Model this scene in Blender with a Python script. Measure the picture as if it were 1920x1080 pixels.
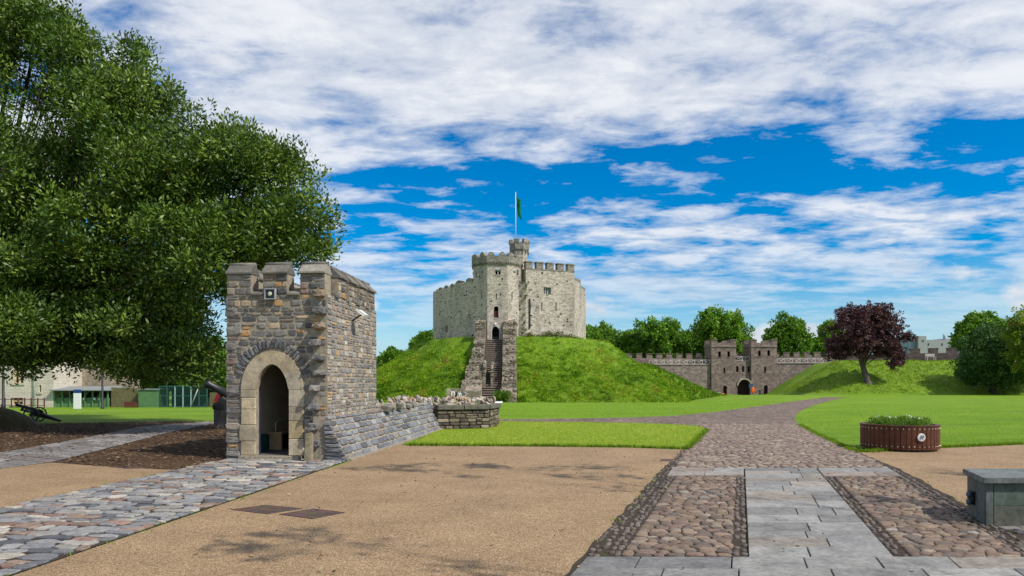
import bpy, bmesh, math, random
import numpy as np
from mathutils import Vector, Matrix, noise as mnoise
from mathutils.geometry import tessellate_polygon
random.seed(7); RNG = np.random.default_rng(7)
SC = bpy.context.scene
for _o in list(bpy.data.objects): bpy.data.objects.remove(_o)
# ------------------------------------------------------------------ camera, sky, sun, exposure
F, HZ, EYE = 1300.0, 717.0, 1.65          # focal length in photo pixels, horizon row, eye height
cam_d = bpy.data.cameras.new('camera'); CAM = bpy.data.objects.new('camera', cam_d); SC.collection.objects.link(CAM)
CAM.location = (0, 0, EYE); CAM.rotation_euler = (math.pi/2, 0, 0)
cam_d.sensor_width = 36; cam_d.lens = F/1920*36; cam_d.shift_y = (HZ-540)/1920
cam_d.clip_start = .1; cam_d.clip_end = 8000
SC.camera = CAM
SUN_AZ = Vector((0.86, -0.51)); SUN_EL = math.radians(48)
world = bpy.data.worlds.new('World'); SC.world = world; world.use_nodes = True
sun_d = bpy.data.lights.new('sun', 'SUN'); sun_d.energy = 5.0; sun_d.angle = math.radians(.6); sun_d.color = (1, .95, .86)
sun_o = bpy.data.objects.new('sun', sun_d); SC.collection.objects.link(sun_o)
_s = Vector((SUN_AZ.x*math.cos(SUN_EL), SUN_AZ.y*math.cos(SUN_EL), math.sin(SUN_EL)))
sun_o.rotation_euler = _s.to_track_quat('Z', 'Y').to_euler(); sun_o.location = _s*60
SC.view_settings.view_transform = 'Standard'; SC.view_settings.look = 'None'
SC.view_settings.gamma = 1; SC.view_settings.use_curve_mapping = False
SC.view_settings.exposure = 0.0
SC.render.engine = 'CYCLES'; SC.cycles.max_bounces = 6; SC.cycles.transparent_max_bounces = 8
SC.cycles.use_denoising = True

# ------------------------------------------------------------------ node helpers
def N(nt, typ, props=None, **ins):
    n = nt.nodes.new(typ)
    for k, v in (props or {}).items(): setattr(n, k, v)
    for k, v in ins.items():
        s = n.inputs[int(k[1:])] if k[0] == 'i' and k[1:].isdigit() else n.inputs[k.replace('_', ' ')]
        if isinstance(v, bpy.types.NodeSocket): nt.links.new(v, s)
        else:
            if isinstance(v, (tuple, list)) and len(v) == 3 and s.type == 'RGBA': v = (*v, 1)
            s.default_value = v
    return n
def mth(nt, op, a, b=0.0, clamp=False):
    return N(nt, 'ShaderNodeMath', {'operation': op, 'use_clamp': clamp}, i0=a, i1=b).outputs[0]
def mix(nt, fac, a, b, blend='MIX'):
    return N(nt, 'ShaderNodeMixRGB', {'blend_type': blend}, Fac=fac, Color1=a, Color2=b).outputs[0]
def ramp(nt, fac, stops):
    n = N(nt, 'ShaderNodeValToRGB', Fac=fac); cr = n.color_ramp
    while len(cr.elements) < len(stops): cr.elements.new(.5)
    for e, (p, c) in zip(cr.elements, stops):
        e.position = p; e.color = (c, c, c, 1) if isinstance(c, (int, float)) else (*c, 1)
    return n.outputs[0]
def noi(nt, vec, scale, detail=4, rough=.55, dist=0.0):
    return N(nt, 'ShaderNodeTexNoise', Vector=vec, Scale=scale, Detail=detail, Roughness=rough, Distortion=dist).outputs['Fac']
def mapn(nt, vec, scale=(1, 1, 1), loc=(0, 0, 0)):
    return N(nt, 'ShaderNodeMapping', Vector=vec, Scale=scale, Location=loc).outputs[0]
def newmat(name, rough=.85, spec=.25):
    m = bpy.data.materials.new(name); m.use_nodes = True; nt = m.node_tree
    b = nt.nodes['Principled BSDF']; b.inputs['Roughness'].default_value = rough; b.inputs['Specular IOR Level'].default_value = spec
    return m, nt, b
def pos(nt): return N(nt, 'ShaderNodeNewGeometry').outputs['Position']
def bump(nt, b, h, strength=.5, dist=.02):
    nt.links.new(N(nt, 'ShaderNodeBump', Strength=strength, Distance=dist, Height=h).outputs[0], b.inputs['Normal'])
MATS = {}
def plain(name, col, rough=.6, spec=.3, metal=0, var=.25, scale=6, bmp=.0):
    if name in MATS: return MATS[name]
    m, nt, b = newmat(name, rough, spec); b.inputs['Metallic'].default_value = metal
    p = pos(nt); n = noi(nt, p, scale, 5, .6)
    k = ramp(nt, n, [(.25, 1-var), (.75, 1+var)])
    nt.links.new(mix(nt, 1, col, k, 'MULTIPLY'), b.inputs['Base Color'])
    if bmp: bump(nt, b, noi(nt, p, scale*6, 4), bmp, .01)
    MATS[name] = m; return m
def colour_source(nt, source):
    if source == 'obj': return N(nt, 'ShaderNodeObjectInfo').outputs['Color']
    return N(nt, 'ShaderNodeAttribute', {'attribute_name': 'Col'}).outputs['Color']
def stone(name, source, sc=9, rough=.88, bmp=.6, lichen=.25, dist=.012, spots=(.5, .48, .42)):
    m, nt, b = newmat(name, rough, .2); p = pos(nt); c = colour_source(nt, source)
    k = ramp(nt, noi(nt, p, sc, 6, .65), [(.25, .55), (.5, 1.0), (.8, 1.35)])
    c = mix(nt, 1, c, k, 'MULTIPLY')
    k2 = ramp(nt, noi(nt, p, sc*5, 3, .6), [(.3, .75), (.7, 1.2)])
    c = mix(nt, 1, c, k2, 'MULTIPLY')
    l = ramp(nt, noi(nt, p, sc*1.7, 6, .7), [(.60, 0), (.68, lichen)])
    c = mix(nt, l, c, spots)
    nt.links.new(c, b.inputs['Base Color'])
    h = mth(nt, 'ADD', noi(nt, p, sc*2, 6, .65), mth(nt, 'MULTIPLY', noi(nt, p, sc*9, 3), .35))
    bump(nt, b, h, bmp, dist); return m
def masonry(name, c1, c2, c3, mortar, bw=.45, bh=.22, bmp=.8, stain=(.12, .11, .09), stain_amt=.5, warp=.09, rough=.9, patch=None, rubble=False):
    m, nt, b = newmat(name, rough, .15); uv = N(nt, 'ShaderNodeUVMap').outputs[0]; p = pos(nt)
    w = N(nt, 'ShaderNodeTexNoise', Vector=uv, Scale=2.2, Detail=3.0).outputs['Color']
    wv = N(nt, 'ShaderNodeVectorMath', {'operation': 'SUBTRACT'}, i0=w, i1=(.5, .5, .5)).outputs[0]
    sv = N(nt, 'ShaderNodeVectorMath', {'operation': 'SCALE'}, i0=wv, Scale=warp*2.2).outputs[0]
    v = N(nt, 'ShaderNodeVectorMath', {'operation': 'ADD'}, i0=uv, i1=sv).outputs[0]
    br = N(nt, 'ShaderNodeTexBrick', {'offset_frequency': 2, 'squash_frequency': 3, 'squash': .7}, Vector=v, Scale=1.0, Mortar_Size=.018, Mortar_Smooth=.4,
           Brick_Width=bw, Row_Height=bh, Color1=(0, 0, 0), Color2=(1, 1, 1), Mortar=(.5, .5, .5))
    vor = N(nt, 'ShaderNodeTexVoronoi', Vector=mapn(nt, v, (1/bw*1.1, 1/bh*.9, 1)), Scale=1.0, Randomness=.8)
    sel = N(nt, 'ShaderNodeSeparateColor', Color=vor.outputs['Color']).outputs[0]
    c = ramp(nt, sel, [(0, c1), (.5, c2), (1, c3)]); joint = br.outputs['Fac']
    if rubble:
        ve = N(nt, 'ShaderNodeTexVoronoi', {'feature': 'DISTANCE_TO_EDGE'}, Vector=mapn(nt, v, (1/bw*1.1, 1/bh*.9, 1)), Scale=1.0, Randomness=.8)
        joint = ramp(nt, ve.outputs['Distance'], [(.0, 1), (.11, 0)])
    c = mix(nt, mth(nt, 'MULTIPLY', joint, .75), c, mortar)
    k = ramp(nt, noi(nt, p, 7, 5, .7), [(.25, .75), (.75, 1.3)]); c = mix(nt, 1, c, k, 'MULTIPLY')
    big = noi(nt, mapn(nt, p, (1, 1, .35)), .55, 6, .65)
    c = mix(nt, ramp(nt, big, [(.48, 0), (.72, stain_amt)]), c, stain)
    if patch: c = mix(nt, ramp(nt, noi(nt, p, .5, 5, .7), [(.55, 0), (.66, .7)]), c, patch)
    nt.links.new(c, b.inputs['Base Color'])
    h = mth(nt, 'ADD', mth(nt, 'MULTIPLY', joint, -1.0), mth(nt, 'MULTIPLY', sel, .7))
    h = mth(nt, 'ADD', h, mth(nt, 'MULTIPLY', noi(nt, p, 9, 4, .7), .8))
    bump(nt, b, h, bmp, .05); return m
def grass_mat(name, a, b_, c_, sc=.35, source=None, stretch=(1, 1, 1)):
    m, nt, b = newmat(name, .75, .12); p = mapn(nt, pos(nt), stretch)
    c = mix(nt, ramp(nt, noi(nt, p, sc, 6, .65), [(.35, 0), (.65, 1)]), a, b_)
    c = mix(nt, ramp(nt, noi(nt, p, sc*5, 5, .7), [(.52, 0), (.72, .7)]), c, c_)
    k = ramp(nt, noi(nt, pos(nt), 14, 4, .7), [(.25, .6), (.75, 1.35)])
    c = mix(nt, 1, c, k, 'MULTIPLY'); nt.links.new(c, b.inputs['Base Color'])
    bump(nt, b, noi(nt, pos(nt), 30, 4, .8), .9, .05); return m
def leaf_mat(name, trans=.35, rough=.5, spec=.35):
    m, nt, b = newmat(name, rough, spec); c = colour_source(nt, 'attr')
    nt.links.new(c, b.inputs['Base Color'])
    t = N(nt, 'ShaderNodeBsdfTranslucent', Color=mix(nt, 1, c, (1.15, 1.25, .5), 'MULTIPLY'))
    ms = N(nt, 'ShaderNodeMixShader', i0=trans, i1=b.outputs[0], i2=t.outputs[0])
    nt.links.new(ms.outputs[0], nt.nodes['Material Output'].inputs['Surface']); return m

# ------------------------------------------------------------------ the sky: clear blue with a broken sheet of cloud
def build_world():
    nt = world.node_tree; bg = nt.nodes['Background']
    sky = N(nt, 'ShaderNodeTexSky', {'sky_type': 'NISHITA', 'sun_disc': False, 'sun_elevation': SUN_EL,
            'sun_rotation': math.atan2(SUN_AZ.x, SUN_AZ.y), 'air_density': 1.0, 'dust_density': .4, 'ozone_density': 2.5})
    hs = N(nt, 'ShaderNodeHueSaturation', Hue=.503, Saturation=1.85, Value=1.75, Color=sky.outputs[0]).outputs[0]
    d = N(nt, 'ShaderNodeTexCoord').outputs['Generated']
    xyz = N(nt, 'ShaderNodeSeparateXYZ', Vector=d)
    z = mth(nt, 'MAXIMUM', xyz.outputs[2], 0.0)
    hs = mix(nt, ramp(nt, z, [(.0, .8), (.05, .5), (.16, 0)]), hs, (3.6, 7.4, 11.2))       # pale blue air low down
    zc = mth(nt, 'ADD', z, .10)
    uv = N(nt, 'ShaderNodeCombineXYZ', X=mth(nt, 'DIVIDE', xyz.outputs[0], zc), Y=mth(nt, 'DIVIDE', xyz.outputs[1], zc), Z=0.0).outputs[0]
    p1 = mapn(nt, uv, (.95, 1.15, 1), SKY_OFF)
    n1 = noi(nt, p1, .55, 3, .5, .3)                                   # where the sheet lies
    n2 = noi(nt, p1, 2.4, 10, .62, .15)                                # its broken texture
    rip = noi(nt, mapn(nt, p1, (1.0, 1.4, 1)), 4.5, 6, .6, .4)         # ripples
    dens = mth(nt, 'ADD', mth(nt, 'MULTIPLY', n1, 1.0), mth(nt, 'MULTIPLY', n2, .62))
    dens = mth(nt, 'ADD', dens, mth(nt, 'MULTIPLY', rip, .34))
    cover = ramp(nt, mth(nt, 'SUBTRACT', dens, SKY_T), [(.0, 0), (.07, .42), (.17, .84), (.36, .98)])
    lowfade = ramp(nt, z, [(.05, .10), (.19, 1)])
    cover = mth(nt, 'MULTIPLY', cover, lowfade)
    tex = mth(nt, 'ADD', mth(nt, 'MULTIPLY', n2, .6), mth(nt, 'MULTIPLY', rip, .4))
    shade = ramp(nt, tex, [(.36, (7.4, 8.2, 9.8)), (.57, (12.0, 12.2, 12.6))])
    col = mix(nt, cover, hs, shade)
    # cumulus heads low over the horizon
    pa = mapn(nt, d, (5.5, 5.5, 11), CUM_OFF)
    c1 = mth(nt, 'ADD', noi(nt, pa, 1.0, 7, .52), mth(nt, 'MULTIPLY', z, -1.05))
    cc = ramp(nt, c1, [(.44, 0), (.50, 1)])
    ccol = ramp(nt, noi(nt, mapn(nt, d, (7, 7, 16), (0, 0, .35)), 1.3, 6, .6), [(.3, (7.5, 8.2, 9.5)), (.6, (11.4, 11.5, 11.8))])
    col = mix(nt, mth(nt, 'MULTIPLY', cc, .92), col, ccol)
    nt.links.new(col, bg.inputs['Color']); bg.inputs['Strength'].default_value = .076
SKY_OFF = (12.0, 3.3, 0); SKY_T = .868; CUM_OFF = (2.0, .3, 0)
build_world()

# ------------------------------------------------------------------ mesh helpers
COL = SC.collection
def G(px, py, z=0.0):                       # photo pixel on level ground -> ground point
    D = F*(EYE-z)/(py-HZ); return ((px-960)*D/F, D)
def P(px, py, D): return Vector(((px-960)*D/F, D, EYE+(HZ-py)*D/F))
def XatD(px, D): return (px-960)*D/F
def ZatD(py, D): return EYE+(HZ-py)*D/F
def tag(o, label=None, cat=None, group=None, kind=None):
    if label: o['label'] = label
    if cat: o['category'] = cat
    if group: o['group'] = group
    if kind: o['kind'] = kind
    return o
def ob(name, mesh, parent=None, loc=(0, 0, 0), rot=(0, 0, 0), scale=(1, 1, 1), color=None):
    o = bpy.data.objects.new(name, mesh); COL.objects.link(o)
    o.location = loc; o.rotation_euler = rot; o.scale = scale
    if parent: o.parent = parent
    if color is not None: o.color = (*color[:3], 1)
    return o
def empty(name, loc=(0, 0, 0), rz=0.0, parent=None):
    o = ob(name, None, parent, loc, (0, 0, rz)); o.empty_display_size = .3; return o
def rawmesh(name, V, Fc, mat, cols=None, smooth=False):
    V = np.asarray(V, np.float32); Fc = np.asarray(Fc, np.int32); k = Fc.shape[1]
    me = bpy.data.meshes.new(name); me.vertices.add(len(V)); me.vertices.foreach_set('co', V.ravel())
    me.loops.add(Fc.size); me.loops.foreach_set('vertex_index', Fc.ravel())
    me.polygons.add(len(Fc)); me.polygons.foreach_set('loop_start', np.arange(0, Fc.size, k, dtype=np.int32))
    me.polygons.foreach_set('loop_total', np.full(len(Fc), k, np.int32))
    if smooth: me.polygons.foreach_set('use_smooth', np.ones(len(Fc), bool))
    if cols is not None:
        a = me.attributes.new('Col', 'FLOAT_COLOR', 'POINT'); c = np.ones((len(V), 4), np.float32); c[:, :3] = cols
        a.data.foreach_set('color', c.ravel())
    me.materials.append(mat); me.update(calc_edges=True); me.validate(); return me
class MB:
    def __init__(s): s.v = []; s.f = []; s.c = []; s.sm = []; s.col = (1, 1, 1); s.smooth = False; s.M = None
    def vert(s, p):
        p = Vector(p)
        if s.M is not None: p = s.M @ p
        s.v.append((p.x, p.y, p.z)); s.c.append(s.col); return len(s.v)-1
    def face(s, idx): s.f.append(tuple(idx)); s.sm.append(s.smooth)
    def poly(s, pts): s.face([s.vert(p) for p in pts])
    def box(s, x0, x1, y0, y1, z0, z1):
        i = [s.vert(p) for p in ((x0,y0,z0),(x1,y0,z0),(x1,y1,z0),(x0,y1,z0),(x0,y0,z1),(x1,y0,z1),(x1,y1,z1),(x0,y1,z1))]
        for q in ((0,3,2,1),(4,5,6,7),(0,1,5,4),(1,2,6,5),(2,3,7,6),(3,0,4,7)): s.face([i[k] for k in q])
    def hexa(s, lo, hi):                    # two quads (ccw from above)
        i = [s.vert(p) for p in list(lo)+list(hi)]; n = len(lo)
        s.face(i[:n][::-1]); s.face(i[n:])
        for k in range(n): j = (k+1) % n; s.face((i[k], i[j], i[n+j], i[n+k]))
    def prism(s, poly, z0, z1): s.hexa([(x, y, z0) for x, y in poly], [(x, y, z1) for x, y in poly])
    def tube(s, pts, radii, n=8, cap=True):
        pts = [Vector(p) for p in pts]; rings = []
        for k, p in enumerate(pts):
            t = (pts[min(k+1, len(pts)-1)]-pts[max(k-1, 0)]).normalized()
            a = t.orthogonal().normalized() if abs(t.z) > .99 else t.cross(Vector((0, 0, 1))).normalized()
            b = t.cross(a); r = radii[k] if hasattr(radii, '__len__') else radii
            rings.append([s.vert(p+(a*math.cos(2*math.pi*j/n)+b*math.sin(2*math.pi*j/n))*r) for j in range(n)])
        sm, s.smooth = s.smooth, True
        for A, B in zip(rings, rings[1:]):
            for j in range(n): s.face((A[j], B[j], B[(j+1) % n], A[(j+1) % n]))
        s.smooth = sm
        if cap: s.face(rings[0]); s.face(rings[-1][::-1])
    def lathe(s, prof, n=24, c=(0, 0, 0), smooth=True):
        rings = [[s.vert((c[0]+r*math.cos(2*math.pi*j/n), c[1]+r*math.sin(2*math.pi*j/n), c[2]+z)) for j in range(n)] for r, z in prof]
        sm, s.smooth = s.smooth, smooth
        for A, B in zip(rings, rings[1:]):
            for j in range(n): s.face((A[j], A[(j+1) % n], B[(j+1) % n], B[j]))
        s.smooth = sm; s.face(rings[-1]); s.face(rings[0][::-1])
    def mesh(s, name, mat, uv=True, col=False):
        me = bpy.data.meshes.new(name); me.from_pydata(s.v, [], s.f)
        if any(s.sm): me.polygons.foreach_set('use_smooth', s.sm)
        if col:
            a = me.attributes.new('Col', 'FLOAT_COLOR', 'POINT'); c = np.ones((len(s.v), 4), np.float32); c[:, :3] = s.c
            a.data.foreach_set('color', c.ravel())
        if uv and s.f:
            L = me.uv_layers.new(name='UVMap'); V = np.array(s.v); out = np.empty((len(me.loops), 2), np.float32); k = 0
            for p in me.polygons:
                n = p.normal
                q = V[list(p.vertices)]
                if abs(n.z) > .75: uvs = q[:, :2]
                else:
                    t = np.array((-n.y, n.x)); t = t/max(np.linalg.norm(t), 1e-6)
                    uvs = np.stack([q[:, 0]*t[0]+q[:, 1]*t[1], q[:, 2]], 1)
                out[k:k+len(q)] = uvs; k += len(q)
            L.data.foreach_set('uv', out.ravel())
        me.materials.append(mat); me.update(); return me
    def build(s, name, mat, parent=None, loc=(0, 0, 0), rot=(0, 0, 0), color=None, col=False):
        return ob(name, s.mesh(name, mat, col=col), parent, loc, rot, color=color)
def arch_pts(x0, x1, zs, z1, kind, n=9):
    xm = (x0+x1)/2; out = []
    for k in range(n):
        t = k/(n-1)*2-1                      # -1..1
        if kind == 'round': a = math.pi*(1-(t+1)/2); out.append((xm+(x1-x0)/2*math.cos(a), zs+(z1-zs)*math.sin(a)))
        else: u = abs(t); out.append((xm+(x1-x0)/2*t, zs+(z1-zs)*((1-u**2.6)*.82+(1-u)*.18)))
    return out
def wall_panel(mb, x0, x1, z0, z1, openings=(), depth=.4, thick=None, y=0.0):
    """front face in the plane y (facing -y) with real openings and reveals going back to y+depth; optional solid box behind"""
    xs = sorted({x0, x1, *[o[0] for o in openings], *[o[1] for o in openings]})
    zs = sorted({z0, z1, *[o[2] for o in openings], *[o[3] for o in openings]})
    for a, b in zip(xs, xs[1:]):
        for c, d in zip(zs, zs[1:]):
            mx, mz = (a+b)/2, (c+d)/2
            if any(o[0] < mx < o[1] and o[2] < mz < o[3] for o in openings): continue
            mb.poly([(a, y, c), (b, y, c), (b, y, d), (a, y, d)])
    for o in openings:
        ox0, ox1, oz0, oz1 = o[:4]; kind = o[4] if len(o) > 4 else None
        if kind:
            spring = o[5]; ap = arch_pts(ox0, ox1, spring, oz1, kind); m = len(ap)//2
            for k in range(m): mb.poly([(ox0, y, oz1), (ap[k][0], y, ap[k][1]), (ap[k+1][0], y, ap[k+1][1])])
            for k in range(m, len(ap)-1): mb.poly([(ox1, y, oz1), (ap[k][0], y, ap[k][1]), (ap[k+1][0], y, ap[k+1][1])])
            outline = [(ox0, oz0)]+ap+[(ox1, oz0)]
        else: outline = [(ox0, oz0), (ox0, oz1), (ox1, oz1), (ox1, oz0)]
        for (a, b), (c, d) in zip(outline, outline[1:]+outline[:1]):
            mb.poly([(a, y, b), (c, y, d), (c, y+depth, d), (a, y+depth, b)])
    if thick:
        mb.poly([(x0, y, z1), (x1, y, z1), (x1, y+thick, z1), (x0, y+thick, z1)])
        mb.poly([(x0, y, z0), (x0, y, z1), (x0, y+thick, z1), (x0, y+thick, z0)])
        mb.poly([(x1, y, z0), (x1, y+thick, z0), (x1, y+thick, z1), (x1, y, z1)])
def inpoly(x, y, poly):
    c = False; n = len(poly)
    for i in range(n):
        x1, y1 = poly[i]; x2, y2 = poly[(i+1) % n]
        if (y1 > y) != (y2 > y) and x < (x2-x1)*(y-y1)/(y2-y1)+x1: c = not c
    return c
def inpoly_np(X, Y, poly):
    c = np.zeros(len(X), bool); n = len(poly)
    for i in range(n):
        x1, y1 = poly[i]; x2, y2 = poly[(i+1) % n]
        if y1 == y2: continue
        c ^= ((y1 > Y) != (y2 > Y)) & (X < (x2-x1)*(Y-y1)/(y2-y1)+x1)
    return c
def sheet(name, poly, z, mat, kind='structure', zfun=None):
    tri = tessellate_polygon([[Vector((x, y, 0)) for x, y in poly]])
    me = bpy.data.meshes.new(name); me.from_pydata([(x, y, z+(zfun(x, y) if zfun else 0)) for x, y in poly], [], [tuple(t) for t in tri])
    bm = bmesh.new(); bm.from_mesh(me); bmesh.ops.recalc_face_normals(bm, faces=bm.faces)
    if bm.faces and sum(f.normal.z for f in bm.faces) < 0: bmesh.ops.reverse_faces(bm, faces=bm.faces)
    bm.to_mesh(me); bm.free(); me.materials.append(mat)
    return tag(ob(name, me), kind=kind)
def rough_edge(pts, amp=.03, step=.35, seed=0):
    """subdivide a ground outline and make it a little uneven"""
    r = random.Random(seed); out = []
    for a, b in zip(pts, pts[1:]+pts[:1]):
        L = math.dist(a, b); n = max(1, min(60, int(L/step)))
        for k in range(n):
            t = k/n; out.append((a[0]+(b[0]-a[0])*t+r.uniform(-amp, amp), a[1]+(b[1]-a[1])*t+r.uniform(-amp, amp)))
    return out
def sstep(a, b, x):
    t = min(1, max(0, (x-a)/(b-a))); return t*t*(3-2*t)

# stone pieces: a dozen alike blocks and a dozen cobbles share their mesh data
def block_templates(mat, n=10, seed=1, bev=.10, jit=.06, name='stone'):
    r = random.Random(seed); out = []
    for k in range(n):
        mb = MB(); R = []
        base = [(-.5, -.32), (-.36, -.5), (.36, -.5), (.5, -.32), (.5, .32), (.36, .5), (-.36, .5), (-.5, .32)]
        base = [(x*(1+r.uniform(-jit, 0)), z*(1+r.uniform(-jit*1.6, 0))) for x, z in base]
        for y, s_, j in ((.6, 1, 0), (-.55, 1, 0), (-1, 1-bev*2, .02)):
            R.append([mb.vert((x*s_+r.uniform(-j, j), y+(r.uniform(-.15, .2) if j else 0), z*s_+r.uniform(-j, j))) for x, z in base])
        c = mb.vert((r.uniform(-.1, .1), -1.0-r.uniform(-.12, .2), r.uniform(-.1, .1)))
        for A, B in zip(R, R[1:]):
            for j in range(8): mb.face((A[j], A[(j+1) % 8], B[(j+1) % 8], B[j]))
        for j in range(8): mb.face((R[2][j], R[2][(j+1) % 8], c))
        out.append(mb.mesh(name, mat))
    return out
def cobble_templates(mat, n=10, seed=2, name='cobble'):
    r = random.Random(seed); out = []
    for k in range(n):
        mb = MB(); mb.smooth = True; R = []
        base = []
        for j in range(9):
            a = 2*math.pi*j/9; q = 1/max(abs(math.cos(a)), abs(math.sin(a)))**.62
            base.append((.5*math.cos(a)*q*r.uniform(.86, 1), .5*math.sin(a)*q*r.uniform(.86, 1)))
        for z, s_ in ((-.6, 1), (.35, 1), (.8, .78)):
            R.append([mb.vert((x*s_, y*s_, z+r.uniform(-.06, .06))) for x, y in base])
        c = mb.vert((r.uniform(-.08, .08), r.uniform(-.08, .08), 1.0))
        for A, B in zip(R, R[1:]):
            for j in range(9): mb.face((A[j], A[(j+1) % 9], B[(j+1) % 9], B[j]))
        for j in range(9): mb.face((R[2][j], R[2][(j+1) % 9], c))
        out.append(mb.mesh(name, mat))
    return out
def joined(name, items, mat, parent=None):
    """items: (template mesh, loc, rot z, scale, colour) joined into one coloured mesh"""
    Vs, Cs, faces, off = [], [], [], 0; cache = {}; sm = []
    for me, M, colr in items:
        if me.name not in cache:
            v = np.empty(len(me.vertices)*3); me.vertices.foreach_get('co', v)
            cache[me.name] = (v.reshape(-1, 3), [tuple(p.vertices) for p in me.polygons], me.polygons[0].use_smooth)
        v, fs, s_ = cache[me.name]; A = np.array(M)
        Vs.append(v@A[:3, :3].T+A[:3, 3]); Cs.append(np.tile(np.array(colr[:3]), (len(v), 1)))
        faces += [tuple(i+off for i in f) for f in fs]; off += len(v); sm += [s_]*len(fs)
    me = bpy.data.meshes.new(name); V = np.concatenate(Vs); me.from_pydata(V.tolist(), [], faces)
    a = me.attributes.new('Col', 'FLOAT_COLOR', 'POINT'); c = np.ones((len(V), 4), np.float32); c[:, :3] = np.concatenate(Cs)
    a.data.foreach_set('color', c.ravel()); me.polygons.foreach_set('use_smooth', sm); me.materials.append(mat); me.update()
    return tag(ob(name, me, parent), kind='stuff')
def TRS(loc, rz=0.0, sc=(1, 1, 1), rx=0.0): return Matrix.Translation(loc) @ Matrix.Rotation(rz, 4, 'Z') @ Matrix.Rotation(rx, 4, 'X') @ Matrix.Diagonal((*sc, 1))
def courses(r, w, h, hlo, hhi, wlo, whi, split=.25):
    out = []; z = 0
    while z < h-.03:
        ch = min(r.uniform(hlo, hhi), h-z)
        if h-z-ch < hlo*.6: ch = h-z
        x = 0
        while x < w-.02:
            cw = r.uniform(wlo, whi)*(.75+.5*ch/hhi)
            if w-x-cw < wlo*.6: cw = w-x
            if r.random() < split and ch > hlo*1.25:
                k = r.uniform(.4, .6); out += [(x, x+cw, z, z+ch*k), (x, x+cw, z+ch*k, z+ch)]
            else: out.append((x, x+cw, z, z+ch))
            x += cw
        z += ch
    return out
def pick(r, pal):
    t = r.random()*sum(w for w, _ in pal)
    for w, c in pal:
        t -= w
        if t <= 0: break
    k = r.uniform(.8, 1.2); return (c[0]*k, c[1]*k, c[2]*k)
# ------------------------------------------------------------------ materials
M_STONE = stone('hut stone', 'obj'); M_STONE_A = stone('hut stone joined', 'attr')
M_ASH = stone('ashlar', 'obj', sc=5, bmp=.35, lichen=.35, dist=.008, spots=(.22, .20, .15))
M_COBBLE = stone('cobble', 'obj', sc=14, rough=.7, bmp=.4, lichen=.08); M_COBBLE_A = stone('cobble joined', 'attr', sc=14, rough=.7, bmp=.4, lichen=.08)
M_SLAB = stone('slab', 'obj', sc=4, rough=.85, bmp=.18, lichen=.18, dist=.006, spots=(.33, .33, .32))
M_MORTAR = plain('mortar', (.30, .255, .195), .95, .1, var=.4, scale=14, bmp=.6)
M_BED = plain('path bed', (.055, .042, .034), .95, .1, var=.5, scale=25, bmp=.6)
M_LAWN = grass_mat('lawn', (.105, .205, .008), (.18, .295, .012), (.26, .29, .045), .3, stretch=(.5, 1.6, 1))
M_DRYLAWN = grass_mat('dry lawn', (.18, .29, .014), (.26, .33, .03), (.38, .36, .08), .5)
M_MOTTE = grass_mat('motte turf', (.095, .18, .01), (.15, .255, .014), (.2, .21, .03), .3)
M_BLADE = leaf_mat('grass blades', .3, .7, .1)
M_LEAF = leaf_mat('leaves', .38, .45, .4)
M_DARKLEAF = leaf_mat('dark leaves', .15, .5, .3)
def gravel_mat():
    m, nt, b = newmat('gravel', .85, .2); p = pos(nt)
    v = N(nt, 'ShaderNodeTexVoronoi', Vector=p, Scale=95.0); s = N(nt, 'ShaderNodeSeparateColor', Color=v.outputs['Color']).outputs[0]
    c = ramp(nt, s, [(0, (.15, .092, .05)), (.35, (.27, .172, .09)), (.7, (.325, .215, .117)), (1, (.46, .355, .235))])
    k = ramp(nt, noi(nt, p, .9, 6, .65), [(.3, .80), (.7, 1.12)]); c = mix(nt, 1, c, k, 'MULTIPLY')
    k = ramp(nt, noi(nt, p, 12, 4, .7), [(.3, .85), (.7, 1.1)]); c = mix(nt, 1, c, k, 'MULTIPLY')
    # broad darker brown streaks stretched along X
    st = ramp(nt, noi(nt, mapn(nt, p, (.3, 1.0, 1)), .7, 5, .6), [(.60, 0), (.74, .4)]); c = mix(nt, st, c, (.13, .08, .04))
    nt.links.new(c, b.inputs['Base Color']); bump(nt, b, mth(nt, 'ADD', v.outputs['Distance'], mth(nt, 'MULTIPLY', noi(nt, p, 40, 3), .5)), .55, .01); return m
M_GRAVEL = gravel_mat()
def mulch_mat():
    m, nt, b = newmat('bark mulch', .95, .1); p = pos(nt)
    v = N(nt, 'ShaderNodeTexVoronoi', Vector=mapn(nt, p, (22, 30, 22)), Scale=1.0); s = N(nt, 'ShaderNodeSeparateColor', Color=v.outputs['Color']).outputs[0]
    c = ramp(nt, s, [(0, (.035, .02, .013)), (.6, (.085, .05, .03)), (.92, (.14, .085, .05)), (1, (.24, .17, .11))])
    c = mix(nt, ramp(nt, noi(nt, p, .6, 5, .6), [(.5, 0), (.7, .5)]), c, (.14, .085, .045))
    nt.links.new(c, b.inputs['Base Color']); bump(nt, b, mth(nt, 'ADD', v.outputs['Distance'], noi(nt, p, 9, 4)), 1, .04); return m
M_MULCH = mulch_mat()
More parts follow.
